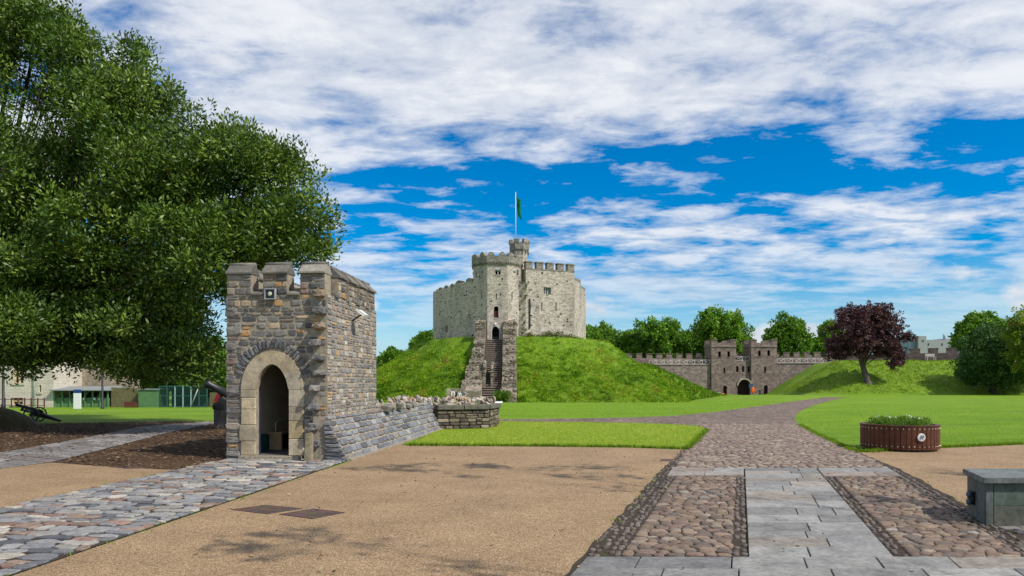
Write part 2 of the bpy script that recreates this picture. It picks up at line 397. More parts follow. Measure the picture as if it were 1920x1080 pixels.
def farcobble_mat():
    m, nt, b = newmat('far cobbles', .75, .2); p = pos(nt)
    v = N(nt, 'ShaderNodeTexVoronoi', Vector=mapn(nt, p, (4.5, 8, 1)), Scale=1.0); s = N(nt, 'ShaderNodeSeparateColor', Color=v.outputs['Color']).outputs[0]
    c = ramp(nt, s, [(0, (.13, .095, .075)), (.5, (.22, .155, .12)), (1, (.31, .235, .18))])
    c = mix(nt, ramp(nt, v.outputs['Distance'], [(.38, 0), (.6, .75)]), c, (.06, .045, .035))
    k = ramp(nt, noi(nt, p, .5, 5), [(.3, .85), (.7, 1.15)]); c = mix(nt, 1, c, k, 'MULTIPLY')
    nt.links.new(c, b.inputs['Base Color']); bump(nt, b, mth(nt, 'MULTIPLY', v.outputs['Distance'], -1.0), .7, .04); return m
M_FARCOB = farcobble_mat()
M_KEEP = masonry('keep rubble', (.33, .275, .22), (.52, .45, .375), (.66, .585, .50), (.54, .465, .39), .42, .17, bmp=1, stain=(.17, .155, .135), stain_amt=.6)
M_KEEPTOP = masonry('weathered parapet', (.17, .15, .125), (.26, .235, .2), (.36, .33, .28), (.28, .25, .21), .42, .2, stain=(.09, .085, .075), stain_amt=.6)
M_STAIRWALL = masonry('stair wall rubble', (.17, .14, .105), (.29, .24, .185), (.43, .365, .28), (.24, .2, .155), .55, .3, bmp=1, stain=(.09, .08, .06), stain_amt=.55, warp=.2, rubble=True)
M_GATE = masonry('gate stone', (.15, .11, .095), (.22, .165, .14), (.30, .235, .2), (.25, .2, .17), .6, .28, bmp=.5, stain=(.1, .085, .075), stain_amt=.5)
M_CURTAIN = masonry('curtain stone', (.17, .13, .115), (.25, .195, .17), (.34, .275, .235), (.27, .225, .19), .6, .28, bmp=.5, stain=(.12, .1, .09), stain_amt=.5, patch=None)
M_RUIN = masonry('ruin wall', (.085, .07, .05), (.16, .13, .09), (.26, .215, .15), (.13, .105, .075), .32, .14, bmp=1, stain=(.05, .045, .035), stain_amt=.6, rubble=True)
M_HOUSE = masonry('house ashlar', (.50, .44, .35), (.56, .5, .41), (.6, .55, .46), (.4, .35, .28), .7, .32, bmp=.25, stain=(.3, .26, .2), stain_amt=.3, warp=.01)
M_OLDWALL = masonry('old tan wall', (.3, .23, .16), (.4, .32, .23), (.47, .4, .31), (.3, .24, .18), .4, .2, bmp=.8)
M_SHADE = plain('interior shade', (.012, .011, .011), .95, .05)  # near-black colour put in for the shade inside openings and holes
M_BLACK = plain('black iron', (.012, .013, .014), .45, .5, var=.4)
M_DOORWOOD = plain('dark door wood', (.035, .017, .02), .7, .2, var=.4)
M_REDWOOD = plain('red shutter', (.07, .012, .018), .6, .3)
M_WHITE = plain('white paint', (.75, .75, .73), .5, .3, var=.06)
M_LEAD = plain('grey lead', (.3, .32, .34), .5, .4)
M_BARK = plain('bark', (.075, .055, .038), .95, .1, var=.5, scale=5, bmp=1)
M_DKBARK = plain('grey bark', (.10, .088, .075), .95, .1, var=.4, scale=4, bmp=1)
M_CREAM = plain('cream plaster', (.50, .44, .33), .8, .2, var=.15, scale=3)
M_TEAL = plain('teal paint', (.012, .10, .10), .5, .3, var=.2)
M_GLASS = plain('dark glass', (.03, .035, .04), .08, .6, var=.2)
M_LATTICE = plain('weathered timber', (.5, .47, .43), .8, .2)
M_GREEN = plain('green paint', (.10, .20, .085), .7, .2, var=.15, scale=3)
M_DKGREEN = plain('dark green metal', (.03, .09, .075), .5, .3)
M_FENCEW = plain('old fence boards', (.15, .13, .065), .85, .15, var=.35, scale=3)
M_MAROON = plain('maroon iron', (.11, .035, .04), .6, .3)
M_ORANGE = plain('orange plastic', (.8, .13, .01), .5, .3, var=.05)
M_SKIN = plain('skin', (.48, .29, .21), .6, .3, var=.05)

# ------------------------------------------------------------------ the lie of the land
def land(x, y):
    d0 = 56+34*sstep(17, 30, x)-14*sstep(-10, -22, x)
    return -1.05*sstep(d0, d0+20, y)
def build_ground():
    xs = [-4000, -1500, -600, -300, -200]+[x for x in np.arange(-140, 160.1, 4)]+[220, 320, 700, 1500, 4000]
    ys = [-600, -120, -40, -10, 0]+[y for y in np.arange(5, 170.1, 3)]+[190, 230, 320, 600, 1500, 5000]
    V = [(x, y, land(x, y)) for y in ys for x in xs]; nx = len(xs)
    Fc = [(j*nx+i, j*nx+i+1, (j+1)*nx+i+1, (j+1)*nx+i) for j in range(len(ys)-1) for i in range(nx-1)]
    tag(ob('lawn', rawmesh('lawn', V, Fc, M_LAWN, smooth=True)), 'bright mown lawn of the castle green', 'lawn', kind='structure')
build_ground()
MC = Vector((0.3, 106.0)); M_TOP, M_R0, M_R1 = 8.2, 14.2, 28.6
def motte_z(x, y):
    dx, dy = x-MC.x, y-MC.y; r = math.hypot(dx, dy); a = math.atan2(dy, dx)
    r1 = M_R1*(1+.02*math.sin(3*a+1)-.06*max(0, math.cos(a))**2); t = (r-M_R0)/(r1-M_R0)
    if t <= 0: z = M_TOP-.6*(r/M_R0)**4
    else:
        z = M_TOP-.6-(M_TOP+.9)*(t+.06*math.sin(t*math.pi*2)*.5)
    n = mnoise.noise(Vector((x*.35, y*.35, 1)))*.35+mnoise.noise(Vector((x*.9, y*.9, 4)))*.28+mnoise.noise(Vector((x*2.1, y*2.1, 6)))*.16
    z += n*(1 if t > .02 else .2)
    if abs(x+2.35) < 1.75 and y < 96: z = min(z, -2.1+8.65*max(0, y-78)/14.4)      # cut for the stairway
    return z
def bank_r(x, y):                            # the long rampart bank, right of the gate
    e = 39.5+.22*(y-96)
    return 5.5*min(1, max(0, (y-93.5)/13.5))**.92*min(1, max(0, (x-e)/8.5))**.9+mnoise.noise(Vector((x*.3, y*.3, 8)))*.18-.25+land(x, y)*.3
def bank_l(x, y):                            # the bank between the motte and the curtain wall
    return -1.0+5.4*min(1, max(0, (34.0-x)/11.5))*sstep(100, 112, y)+mnoise.noise(Vector((x*.3, y*.3, 3)))*.25
def field(name, zf, x0, x1, y0, y1, st, mat, label, cat='bank'):
    xs = np.arange(x0, x1+.01, st); ys = np.arange(y0, y1+.01, st); nx = len(xs)
    V = [(x, y, zf(x, y)) for y in ys for x in xs]
    Fc = [(j*nx+i, j*nx+i+1, (j+1)*nx+i+1, (j+1)*nx+i) for j in range(len(ys)-1) for i in range(nx-1)]
    return tag(ob(name, rawmesh(name, V, Fc, mat, smooth=True)), label, cat, kind='structure')
field('motte', motte_z, MC.x-36, MC.x+36, MC.y-36, MC.y+36, .45, M_MOTTE, 'steep grassy mound carrying the stone keep', 'mound')
field('grass_bank', bank_r, 38, 130, 92, 124, .8, M_MOTTE, 'long mown grass bank beneath the copper beech', 'bank')
field('grass_bank', bank_l, 12, 36, 100, 126, .8, M_MOTTE, 'short rough grass bank against the curtain wall beside the mound', 'bank')

def tufts(name, zf, sampler, n, hlo, hhi, pal, blades=5, spread=.12, skip=None, mat=None, seed=3, lean=.5):
    """many little tufts of grass blades as one mass"""
    r = np.random.default_rng(seed); X, Y = sampler(r, n); n = len(X)
    Z = np.array([zf(x, y) for x, y in zip(X, Y)])
    pal = np.array(pal); base = pal[r.integers(0, len(pal), n)]*r.uniform(.75, 1.25, (n, 1))
    V, C = [], []
    h = r.uniform(hlo, hhi, n)
    for b in range(blades):
        a = r.uniform(0, 2*np.pi, n); d = r.uniform(0, spread, n)
        bx, by = X+np.cos(a)*d, Y+np.sin(a)*d; w = h*.16
        a2 = r.uniform(0, 2*np.pi, n); ln = r.uniform(.1, lean, n)*h
        p0 = np.stack([bx-np.sin(a2)*w, by+np.cos(a2)*w, Z-.04], 1); p1 = np.stack([bx+np.sin(a2)*w, by-np.cos(a2)*w, Z-.04], 1)
        p2 = np.stack([bx+np.cos(a2)*ln, by+np.sin(a2)*ln, Z+h*r.uniform(.7, 1.1, n)], 1)
        V.append(np.stack([p0, p1, p2], 1).reshape(-1, 3)); C.append(np.repeat(base*r.uniform(.85, 1.15, (n, 1)), 3, 0))
    V = np.concatenate(V); C = np.concatenate(C); Fc = np.arange(len(V)).reshape(-1, 3)
    return tag(ob(name, rawmesh(name, V, Fc, mat or M_BLADE, C)), kind='stuff')
def ring_sampler(r, n):
    a = r.uniform(-math.pi, 0.12*math.pi, n)*1.0; q = M_R0*.93+(M_R1+.5-M_R0)*np.sqrt(r.uniform(0, 1, n))
    return MC.x+np.cos(a)*q, MC.y+np.sin(a)*q
MOTTE_PAL = [(.11, .21, .012), (.14, .25, .014), (.17, .27, .018), (.08, .16, .011), (.28, .32, .035), (.16, .28, .015)]
def motte_cover():
    r = np.random.default_rng(5); X, Y = ring_sampler(r, 24000); k = ~((np.abs(X+2.35) < 1.9) & (Y < 96)); X, Y = X[k], Y[k]; n = len(X); per = 9
    Z = np.array([motte_z(x, y) for x, y in zip(X, Y)]); pal = np.array([(.075, .16, .01), (.12, .23, .012), (.16, .285, .013), (.21, .33, .016), (.28, .34, .025), (.24, .19, .05)])
    ix = np.array([mnoise.noise(Vector((x*.22, y*.22, 3)))*3.6+mnoise.noise(Vector((x*.9, y*.9, 7)))*3.0 for x, y in zip(X, Y)])+2.1+r.normal(size=n)*.8
    base = pal[np.clip(np.round(ix), 0, 5).astype(int)]*r.uniform(.65, 1.4, (n, 1)); size = .21+.11*np.array([mnoise.noise(Vector((x*.6, y*.6, 11))) for x, y in zip(X, Y)])
    a = r.uniform(0, 6.283, (n, per)); d = r.uniform(.02, .42, (n, per)); L = size[:, None]*r.uniform(.6, 1.3, (n, per)); el = r.uniform(.15, 1.1, (n, per)); a2 = r.uniform(0, 6.283, (n, per))
    o = np.stack([X[:, None]+np.cos(a)*d, Y[:, None]+np.sin(a)*d, Z[:, None]+r.uniform(-.03, .12, (n, per))], 2)
    t = np.stack([np.cos(a2)*np.cos(el), np.sin(a2)*np.cos(el), np.sin(el)], 2); s = np.stack([-np.sin(a2), np.cos(a2), 0*a2], 2); W = L*.17
    q = np.stack([o, o+t*(L*.5)[..., None]+s*W[..., None], o+t*L[..., None], o+t*(L*.5)[..., None]-s*W[..., None]], 2).reshape(-1, 3)
    C = np.repeat((base[:, None]*r.uniform(.8, 1.2, (n, per, 1))).reshape(-1, 3), 4, 0)
    return ob('rough_grass', rawmesh('rough_grass', q, np.arange(len(q)).reshape(-1, 4), M_BLADE, C))
tag(motte_cover(), 'rough uncut grass and weeds covering the mound', 'grass', kind='stuff')
def box_sampler(x0, x1, y0, y1, f=None):
    def s(r, n):
        X = r.uniform(x0, x1, n); Y = r.uniform(y0, y1, n)
        if f is not None: k = np.array([f(x, y) for x, y in zip(X, Y)]); X, Y = X[k], Y[k]
        return X, Y
    return s
tag(tufts('rough_grass', bank_l, box_sampler(14, 34, 101, 124), 5000, .2, .5, MOTTE_PAL[:4], 5, .3, seed=6), 'rough grass on the short bank by the curtain wall', 'grass')
tag(tufts('bank_grass', bank_r, box_sampler(39, 92, 93.5, 111, lambda x, y: bank_r(x, y) > .15), 9000, .1, .28, [(.17, .27, .015), (.22, .3, .025), (.15, .25, .012), (.28, .31, .05)], 5, .25, seed=7), 'short tufty grass on the long bank', 'grass')

# ------------------------------------------------------------------ hut frame: the hut, its wall and the crazy paving share one direction
HA = math.radians(-5.5); HO = Vector((-6.11, 14.85, 0)); HW, HL = 2.22, 3.55
HE1 = Vector((math.cos(HA), math.sin(HA), 0)); HE2 = Vector((-math.sin(HA), math.cos(HA), 0))
def H2W(u, v): q = HO+HE1*u+HE2*v; return (q.x, q.y)
def PP(w, Y): return (2.215+.33*(Y-6.5)+w, Y)       # the slab path, sheared with its rows along X

# gravel, mulch, paths
gl = [H2W(2.72, -16), H2W(2.72, -1.3), H2W(2.78, -.8), G(745, 833), G(764, 836.5), G(1000, 838), G(1180, 840), G(1292, 844), PP(-1.5, 13.1), PP(-1.5, 5.0), PP(-1.5, -4), (-2, -6)]
sheet('gravel', rough_edge(gl, .012, .5, 1), .008, M_GRAVEL)['label'] = 'tan gravel forecourt beside the stone hut'
gl2 = [H2W(-.03, -14), (-16, 2), (-16, 10.5), G(-260, 868), G(0, 867), G(102, 868), G(185, 875), G(335, 882), H2W(-.03, -1.0)]
sheet('gravel', rough_edge(gl2, .02, .5, 2), .008, M_GRAVEL)['label'] = 'tan gravel beyond the crazy paving and below the bark mulch'
gl3 = [PP(2.85, -3), PP(2.85, 11), PP(2.85, 13.2), G(1601, 848.5), G(1625, 849), G(1760, 841), G(1920, 834), G(2300, 820), (30, 14), (30, -3)]
sheet('gravel', rough_edge(gl3, .02, .5, 3), .008, M_GRAVEL)['label'] = 'tan gravel around the round planter and stone plinth'
mul = [G(-420, 830), G(-420, 868), G(0, 867), G(102, 868), G(185, 875), G(335, 882), H2W(-.03, -.9), H2W(-.03, 0), H2W(.3, .3), H2W(.3, 6), H2W(-.2, 11), G(403, 790.5), G(315, 790.5), G(75, 794), G(0, 799), G(-420, 805)]
sheet('bark_mulch', rough_edge(mul, .06, .5, 4), .004, M_MULCH)['label'] = 'dark bark mulch under the great evergreen tree'
def chips(name, poly, n, pal, seed, lo=.02, hi=.07):
    r = np.random.default_rng(seed); P_ = np.array(poly); X = r.uniform(P_[:, 0].min(), P_[:, 0].max(), n*4); Y = r.uniform(P_[:, 1].min(), P_[:, 1].max(), n*4)
    k = inpoly_np(X, Y, poly); X, Y = X[k][:n], Y[k][:n]; n = len(X)
    a = r.uniform(0, 6.28, n); s = r.uniform(lo, hi, n); t = s*r.uniform(.3, .7, n); z = .012+r.uniform(0, .02, n)
    ca, sa = np.cos(a), np.sin(a)
    q = [np.stack([X+ca*s*i-sa*t*j, Y+sa*s*i+ca*t*j, z+r.uniform(-.006, .02, n)], 1) for i, j in ((-1, 0), (0, -1), (1, 0), (0, 1))]
    V = np.stack(q, 1).reshape(-1, 3); pal = np.array(pal); C = np.repeat(pal[r.integers(0, len(pal), n)], 4, 0)
    return tag(ob(name, rawmesh(name, V, np.arange(len(V)).reshape(-1, 4), M_MULCHCHIP, C)), kind='stuff')
M_MULCHCHIP = stone('bark chips', 'attr', sc=20, lichen=0)
tag(chips('bark_chips', mul, 9000, [(.06, .035, .02), (.1, .06, .035), (.16, .1, .055), (.24, .17, .1), (.05, .03, .02)], 3), 'loose bark chips strewn over the mulch', 'bark')

# slab path through the mulch
def slab_strip(parent, L, R, rows, pal, seed, z=.03, nlo=2, nhi=4, gap=.012):
    r = random.Random(seed)
    def along(pl, t):
        seg = [math.dist(a, b) for a, b in zip(pl, pl[1:])]; d = t*sum(seg)
        for a, b, s in zip(pl, pl[1:], seg):
            if d <= s or b is pl[-1]: q = min(1, d/s); return (a[0]+(b[0]-a[0])*q, a[1]+(b[1]-a[1])*q)
            d -= s
    for k in range(rows):
        a0, a1 = along(L, k/rows), along(L, (k+1)/rows); b0, b1 = along(R, k/rows), along(R, (k+1)/rows)
        n = r.randint(nlo, nhi); cuts = [0]+sorted((j+1+r.uniform(-.2, .2))/n for j in range(n-1))+[1]
        for c0, c1 in zip(cuts, cuts[1:]):
            lerp = lambda A, B, t: (A[0]+(B[0]-A[0])*t, A[1]+(B[1]-A[1])*t)
            q = [lerp(a0, b0, c0), lerp(a0, b0, c1), lerp(a1, b1, c1), lerp(a1, b1, c0)]
            cx = sum(p[0] for p in q)/4; cy = sum(p[1] for p in q)/4
            w = max(.2, math.dist(q[0], q[1])); s = 1-gap/w*2; hgt = z+r.uniform(-.004, .004)
            pts = [((x-cx)*s, (y-cy)*(1-gap*2/max(.2, math.dist(q[0], q[3])))) for x, y in q]
            mb = MB(); b = .008
            area = sum(pts[i][0]*pts[(i+1) % 4][1]-pts[(i+1) % 4][0]*pts[i][1] for i in range(4))
            if area < 0: pts = pts[::-1]
            mb.hexa([(x, y, -.03) for x, y in pts], [(x, y, -b) for x, y in pts])
            mb.f.pop(1); mb.sm.pop(1)
            up = [mb.vert((x*(1-b*2/w), y*(1-b*2/w), r.uniform(-.002, .002))) for x, y in pts]
            for i in range(4): mb.face((4+i, 4+(i+1) % 4, up[(i+1) % 4], up[i]))
            mb.face(up)
            mb.build('paving_slab', M_SLAB, parent, (cx, cy, hgt), color=pick(r, pal))
pl_L = [G(-330, 888), G(0, 851), G(151, 824), G(264, 801), G(403, 790.5), G(470, 786)]; pl_R = [G(-200, 905), G(102, 867), G(176, 848), G(315, 812), G(400, 795.5), G(470, 790)]
sp = sheet('slab_path', pl_L+pl_R[::-1], .012, M_BED); sp['label'] = 'grey slab path crossing the bark mulch'
slab_strip(sp, pl_L, pl_R, 40, [(3, (.19, .175, .165)), (2, (.23, .21, .2)), (1, (.16, .14, .13))], 11)

# crazy paving up to the hut door
T_COB = cobble_templates(M_COBBLE); T_COB_A = cobble_templates(M_COBBLE_A, name='cobble_mass')
def crazy():
    bed = sheet('crazy_paving', [H2W(0, -11.5), H2W(0, -.02), H2W(2.7, -.02), H2W(2.7, -11.5)][::-1], .012, M_BED); bed['label'] = 'crazy paving of grey and rust stones leading to the hut door'
    pal = [(5, (.235, .228, .222)), (3, (.18, .18, .185)), (3, (.29, .27, .24)), (2.2, (.22, .16, .125)), (1.5, (.23, .145, .115)), (1.2, (.1, .1, .11)), (1.4, (.37, .33, .27))]
    r = random.Random(21); cells = []; v = 0.0
    while v < 11.4:
        h = r.uniform(.10, .23); u = -r.uniform(0, .1)
        while u < 2.68:
            w = r.uniform(.14, .44); cells.append((max(u, 0), min(u+w, 2.7), v, v+h)); u += w
        v += h
    mats_extra = []
    cells.sort(key=lambda c: -c[2]); cells = [c for c in cells if c[1]-c[0] > .06]
    k = 0
    def jit(u, v): return Vector((u+mnoise.noise(Vector((u*3.1, v*3.1, 0)))*.085, v+mnoise.noise(Vector((u*2.6, v*2.6, 9)))*.11, 0))
    for (u0, u1, v0, v1) in cells:
        cu, cv = (u0+u1)/2, (v0+v1)/2; n = 9; pts = []
        for j in range(n):
            a = 2*math.pi*j/n+r.uniform(-.2, .2); q = 1/max(abs(math.cos(a)), abs(math.sin(a)))**.85
            uu = cu+(u1-u0)/2*math.cos(a)*q*r.uniform(.88, 1.0)*.96; vv = cv+(v1-v0)/2*math.sin(a)*q*r.uniform(.86, 1.02)*.95
            uu, vv, _ = jit(uu, vv); pts.append((min(max(uu, .01), 2.69), vv))
        cu, cv, _ = jit(cu, cv); rx, ry = H2W(cu, -cv)
        loc = [(H2W(a, -b)[0]-rx, H2W(a, -b)[1]-ry) for a, b in pts][::-1]
        mb = MB(); z = r.uniform(.014, .03)
        lo = [mb.vert((x, y, -.02)) for x, y in loc]; mi = [mb.vert((x, y, z-.008)) for x, y in loc]; hi = [mb.vert((x*.9, y*.9, z+r.uniform(-.003, .004))) for x, y in loc]
        for A, B in ((lo, mi), (mi, hi)):
            for j in range(n): mb.face((A[j], A[(j+1) % n], B[(j+1) % n], B[j]))
        mb.face(hi); c = pick(r, pal)
        if k < 300: mb.build('paving_stone', M_COBBLE, bed, (rx, ry, .006), color=c)
        else: mats_extra.append((mb.mesh('paving_stone', M_COBBLE), TRS((rx, ry, .006)), c))
        k += 1
    if mats_extra: joined('paving_stones', mats_extra, M_COBBLE_A, bed)
crazy()

# the slab and cobble path
def cobble_panel(label, w0, w1, Y0, Y1, seed):
    bed = sheet('cobble_panel', [PP(w0, Y0), PP(w1, Y0), PP(w1, Y1), PP(w0, Y1)], .012, M_BED); bed['label'] = label
    r = random.Random(seed); items = []; Y = Y0+.02; edge = []
    while Y < Y1-.06:
        h = r.uniform(.085, .135); w = w0+.16
        while w < w1-.17:
            cw = min(r.uniform(.10, .22), w1-.14-w)
            x, y = PP(w+cw/2, Y+h/2+r.uniform(-.02, .02)); items.append((x, y, cw, h)); w += cw
        Y += h*.94
    Y = Y0+.02
    while Y < Y1-.05:                         # two lines of setts on edge along both sides
        l = r.uniform(.08, .15)
        for ww in (w0+.035, w0+.105, w1-.035, w1-.105):
            if r.random() < .86: edge.append((*PP(ww+r.uniform(-.016, .016), Y+l/2+r.uniform(-.05, .05)), r.uniform(.045, .072), l*r.uniform(.75, 1.05)))
        Y += l
    pal = [(4, (.165, .118, .088)), (3, (.21, .15, .105)), (2.4, (.125, .097, .08)), (1.4, (.23, .185, .14)), (1.0, (.165, .11, .088)), (.2, (.25, .23, .2))]
    items.sort(key=lambda i: i[1]); extra = []
    for k, (x, y, cw, h) in enumerate(items):
        t = r.randrange(10); rz = r.uniform(-.12, .12)-.0; s = (cw*.98, h*.96, r.uniform(.02, .034)); c = pick(r, pal)
        if k < 300: ob('cobble', T_COB[t], bed, (x, y, .012), (r.uniform(-.06, .06), r.uniform(-.06, .06), rz), s, c)
        else: extra.append((T_COB_A[t], TRS((x, y, .012), rz, s), c))
    if extra: joined('cobbles', extra, M_COBBLE_A, bed)
    joined('edge_setts', [(T_COB_A[r.randrange(10)], TRS((x, y, .010), -.32+r.uniform(-.1, .1), (w, l, .02)), (lambda k: (.2*k, .16*k, .13*k))(r.uniform(.4, .85))) for x, y, w, l in edge], M_COBBLE_A, bed)
cobble_panel('cobble panel between the slabs and the wide gravel forecourt', -1.36, -.01, 6.5, 12.05, 31)
cobble_panel('cobble panel between the slabs and the stone plinth', 1.36, 2.72, 6.35, 11.95, 32)
def slabs():
    bed = sheet('slab_walk', [PP(-1.5, 4.2), PP(2.8, 4.2), PP(6, 4.2), PP(6, 6.33), PP(1.36, 6.33), PP(1.36, 11.97), PP(2.72, 11.97), PP(2.72, 13.1), PP(-1.36, 13.1), PP(-1.36, 12.07), PP(0, 12.07), PP(0, 6.48), PP(-1.5, 6.48)], .010, M_BED)
    bed['label'] = 'walk of long grey stone slabs between the cobble panels'
    r = random.Random(41); pal = [(3, (.21, .205, .193)), (3, (.24, .232, .217)), (2, (.185, .18, .174)), (1.4, (.24, .21, .18)), (.8, (.22, .18, .155))]
    def slab(w0, w1, Y0, Y1):
        g = .006; pts = [PP(w0+g, Y0+g), PP(w1-g, Y0+g), PP(w1-g, Y1-g), PP(w0+g, Y1-g)]
        cx = sum(p[0] for p in pts)/4; cy = sum(p[1] for p in pts)/4; b = .006; z = r.uniform(.036, .041)
        mb = MB(); lo = [mb.vert((x-cx, y-cy, -.03)) for x, y in pts]; mi = [mb.vert((x-cx, y-cy, -b)) for x, y in pts]
        hi = [mb.vert(((x-cx)-math.copysign(b, x-cx), (y-cy)-math.copysign(b, y-cy), r.uniform(-.0015, .0015))) for x, y in pts]
        for A, B in ((lo, mi), (mi, hi)):
            for j in range(4): mb.face((A[j], A[(j+1) % 4], B[(j+1) % 4], B[j]))
        mb.face(hi); mb.build('slab', M_SLAB, bed, (cx, cy, z), color=pick(r, pal))
    def row(w0, w1, Y0, Y1, lo, hi):
        w = w0
        while w < w1-.02:
            l = r.uniform(lo, hi)
            if w1-w-l < lo*.55: l = w1-w
            slab(w, w+l, Y0, Y1); w += l
    Y = 6.42
    while Y < 13.0:                           # the middle walk
        h = r.uniform(.33, .52)
        if 13.1-Y-h < .25: h = 13.1-Y
        row(0, 1.35, Y, Y+h, .45, 1.0); Y += h
    for Y0, Y1 in ((12.06, 12.58), (12.58, 13.1)): row(-1.36, -.01, Y0, Y1, .5, .9)
    for Y0, Y1 in ((11.97, 12.55), (12.55, 13.1)): row(1.36, 2.72, Y0, Y1, .6, 1.0)
    for Y0, Y1 in ((6.02, 6.42), (5.55, 6.02), (5.05, 5.55), (4.5, 5.05)): row(-1.5, 2.7+(Y1-5)*0, Y0, Y1, .5, .85)
    for Y0, Y1 in ((5.95, 6.33), (5.45, 5.95), (4.9, 5.45)): row(2.71, 5.6, Y0, Y1, .5, .9)
slabs()
far_path = [PP(-1.36, 13.1), G(1291, 844), G(1327, 808), G(1322, 803), G(1309, 799), G(1230, 794.5), G(1100, 792), G(1000, 791), G(934, 790), G(925, 786.5), G(1000, 786), G(1100, 784.5), G(1190, 783), G(1270, 779.5), G(1330, 774), G(1372, 768.5), G(1420, 762), G(1475, 754.5), G(1530, 747.5), G(1545, 745), G(1585, 745), G(1568, 749), G(1530, 758.5), G(1502, 770), G(1491, 780), G(1490, 786), G(1499, 799), G(1530, 816), G(1562, 831), G(1600, 848), PP(2.72, 13.1)]
fp = sheet('cobbled_path', far_path, .012, M_FARCOB); fp['label'] = 'wide pinkish cobbled path winding across the lawn towards the gate'
def far_cobbles():
    r = random.Random(51); it = []; Y = 13.14; pal = [(4, (.195, .142, .11)), (3, (.24, .18, .14)), (2, (.15, .115, .095)), (1.6, (.27, .22, .175))]
    while Y < 27:
        h = r.uniform(.10, .15); x = 3.0
        while x < 13:
            w = r.uniform(.12, .24)
            if inpoly(x+w/2, Y+h/2, far_path): it.append((T_COB_A[r.randrange(10)], TRS((x+w/2, Y+h/2, .012), r.uniform(-.12, .12), (w, h, .03)), pick(r, pal)))
            x += w
        Y += h*.95
    tag(joined('cobbles', it, M_COBBLE_A, fp), None)
    e = []
    for pl in ([PP(-1.42, 13.1), G(1289, 844), G(1325, 808)], [PP(2.80, 6.5), PP(2.80, 13.1), G(1602, 848), G(1562, 830.5), G(1530, 815.5), G(1499, 798.5)], [PP(-1.43, 6.5), PP(-1.43, 13.1)]):
        for a, b in zip(pl, pl[1:]):
            L = math.dist(a, b); n = int(L/.16); an = math.atan2(b[1]-a[1], b[0]-a[0])
            for k in range(n):
                for off in (0, .08):
                    t = (k+.5)/n; nx, ny = -math.sin(an)*off, math.cos(an)*off
                    if r.random() < .82: e.append((T_COB_A[r.randrange(10)], TRS((a[0]+(b[0]-a[0])*t+nx+r.uniform(-.02, .02), a[1]+(b[1]-a[1])*t+ny+r.uniform(-.05, .05), .012), an+r.uniform(-.2, .2), (r.uniform(.08, .15), r.uniform(.045, .07), .018)), (lambda k: (.2*k, .16*k, .13*k))(r.uniform(.35, .75))))
    joined('edge_setts', e, M_COBBLE_A, fp)
    for nm, pl in (('edge_bed', [PP(-1.56, 4.3), PP(-1.34, 4.3), PP(-1.34, 13.1), G(1293, 844), G(1328, 808), G(1323, 808), G(1286, 844), PP(-1.56, 13.1)]), ('edge_bed', [PP(2.70, 6.3), PP(2.95, 6.3), PP(2.95, 13.1), G(1607, 848), G(1566, 830.5), G(1499, 797), G(1497, 799), G(1560, 831), G(1599, 848), PP(2.70, 13.1)])):
        q = sheet(nm, rough_edge(pl, .03, .2, 5), .0115, M_BED); q.parent = fp
far_cobbles()
# the lawn tongue between forecourt and path, drier than the rest, and blades of grass
lawn_mid = [G(766, 835.5), G(1000, 837), G(1180, 839), G(1290, 842.5), G(1325, 808), G(1321, 803.5), G(1309, 799.8), G(1230, 795), G(1100, 792.6), G(1000, 791.6), G(936, 790.6), G(931, 801), G(915, 804), G(822, 807)]
sheet('lawn_tongue', rough_edge(lawn_mid, .04, .4, 6), .02, M_DRYLAWN)['label'] = 'sunlit dry tongue of lawn beside the gravel forecourt'
def poly_sampler(poly, fall=18.):
    P_ = np.array(poly)
    def s(r, n):
        X = r.uniform(P_[:, 0].min(), P_[:, 0].max(), n*4); Y = r.uniform(P_[:, 1].min(), P_[:, 1].max(), n*4)
        k = inpoly_np(X, Y, poly) & (r.uniform(0, 1, n*4) < (fall/np.maximum(Y, fall))**1.3); return X[k][:n], Y[k][:n]
    return s
tag(tufts('lawn_grass', lambda x, y: .02, poly_sampler(rough_edge(lawn_mid, .05, .4, 6)), 16000, .025, .06, [(.26, .42, .02), (.32, .44, .03), (.42, .46, .06), (.55, .5, .12), (.2, .36, .016)], 3, .06, seed=9), 'short dry grass blades on the lawn tongue', 'grass')
lawn_r = [G(1491, 783), G(1499, 798), G(1530, 815), G(1562, 830), G(1601, 847.5), G(1625, 848), G(1760, 840), G(1920, 833), G(2080, 826), G(2080, 765), G(1600, 757), G(1515, 768)]
tag(tufts('lawn_grass', lambda x, y: .0, poly_sampler(lawn_r), 22000, .025, .055, [(.22, .40, .016), (.26, .45, .02), (.3, .46, .03), (.18, .34, .014)], 3, .07, seed=10), 'short green grass blades on the wide lawn by the planter', 'grass')
def edge_tufts(lines, n, seed, k=1.0):
    def s(r, m):
        P0, P1, W = [], [], []
        for pl in lines:
            for a, b in zip(pl, pl[1:]): P0.append(a); P1.append(b); W.append(math.dist(a, b)/max(8, (a[1]+b[1])/2))
        P0, P1, W = np.array(P0), np.array(P1), np.array(W); k = r.choice(len(W), m, p=W/W.sum()); t = r.uniform(0, 1, (m, 1)); q = P0[k]+(P1[k]-P0[k])*t+r.normal(size=(m, 2))*.045
        return q[:, 0], q[:, 1]
    return tufts('edge_grass', lambda x, y: .012, s, n, .03*k, .10*k, [(.14, .25, .014), (.19, .3, .02), (.24, .3, .04), (.11, .2, .012)], 4, .05, seed=seed, lean=.9)
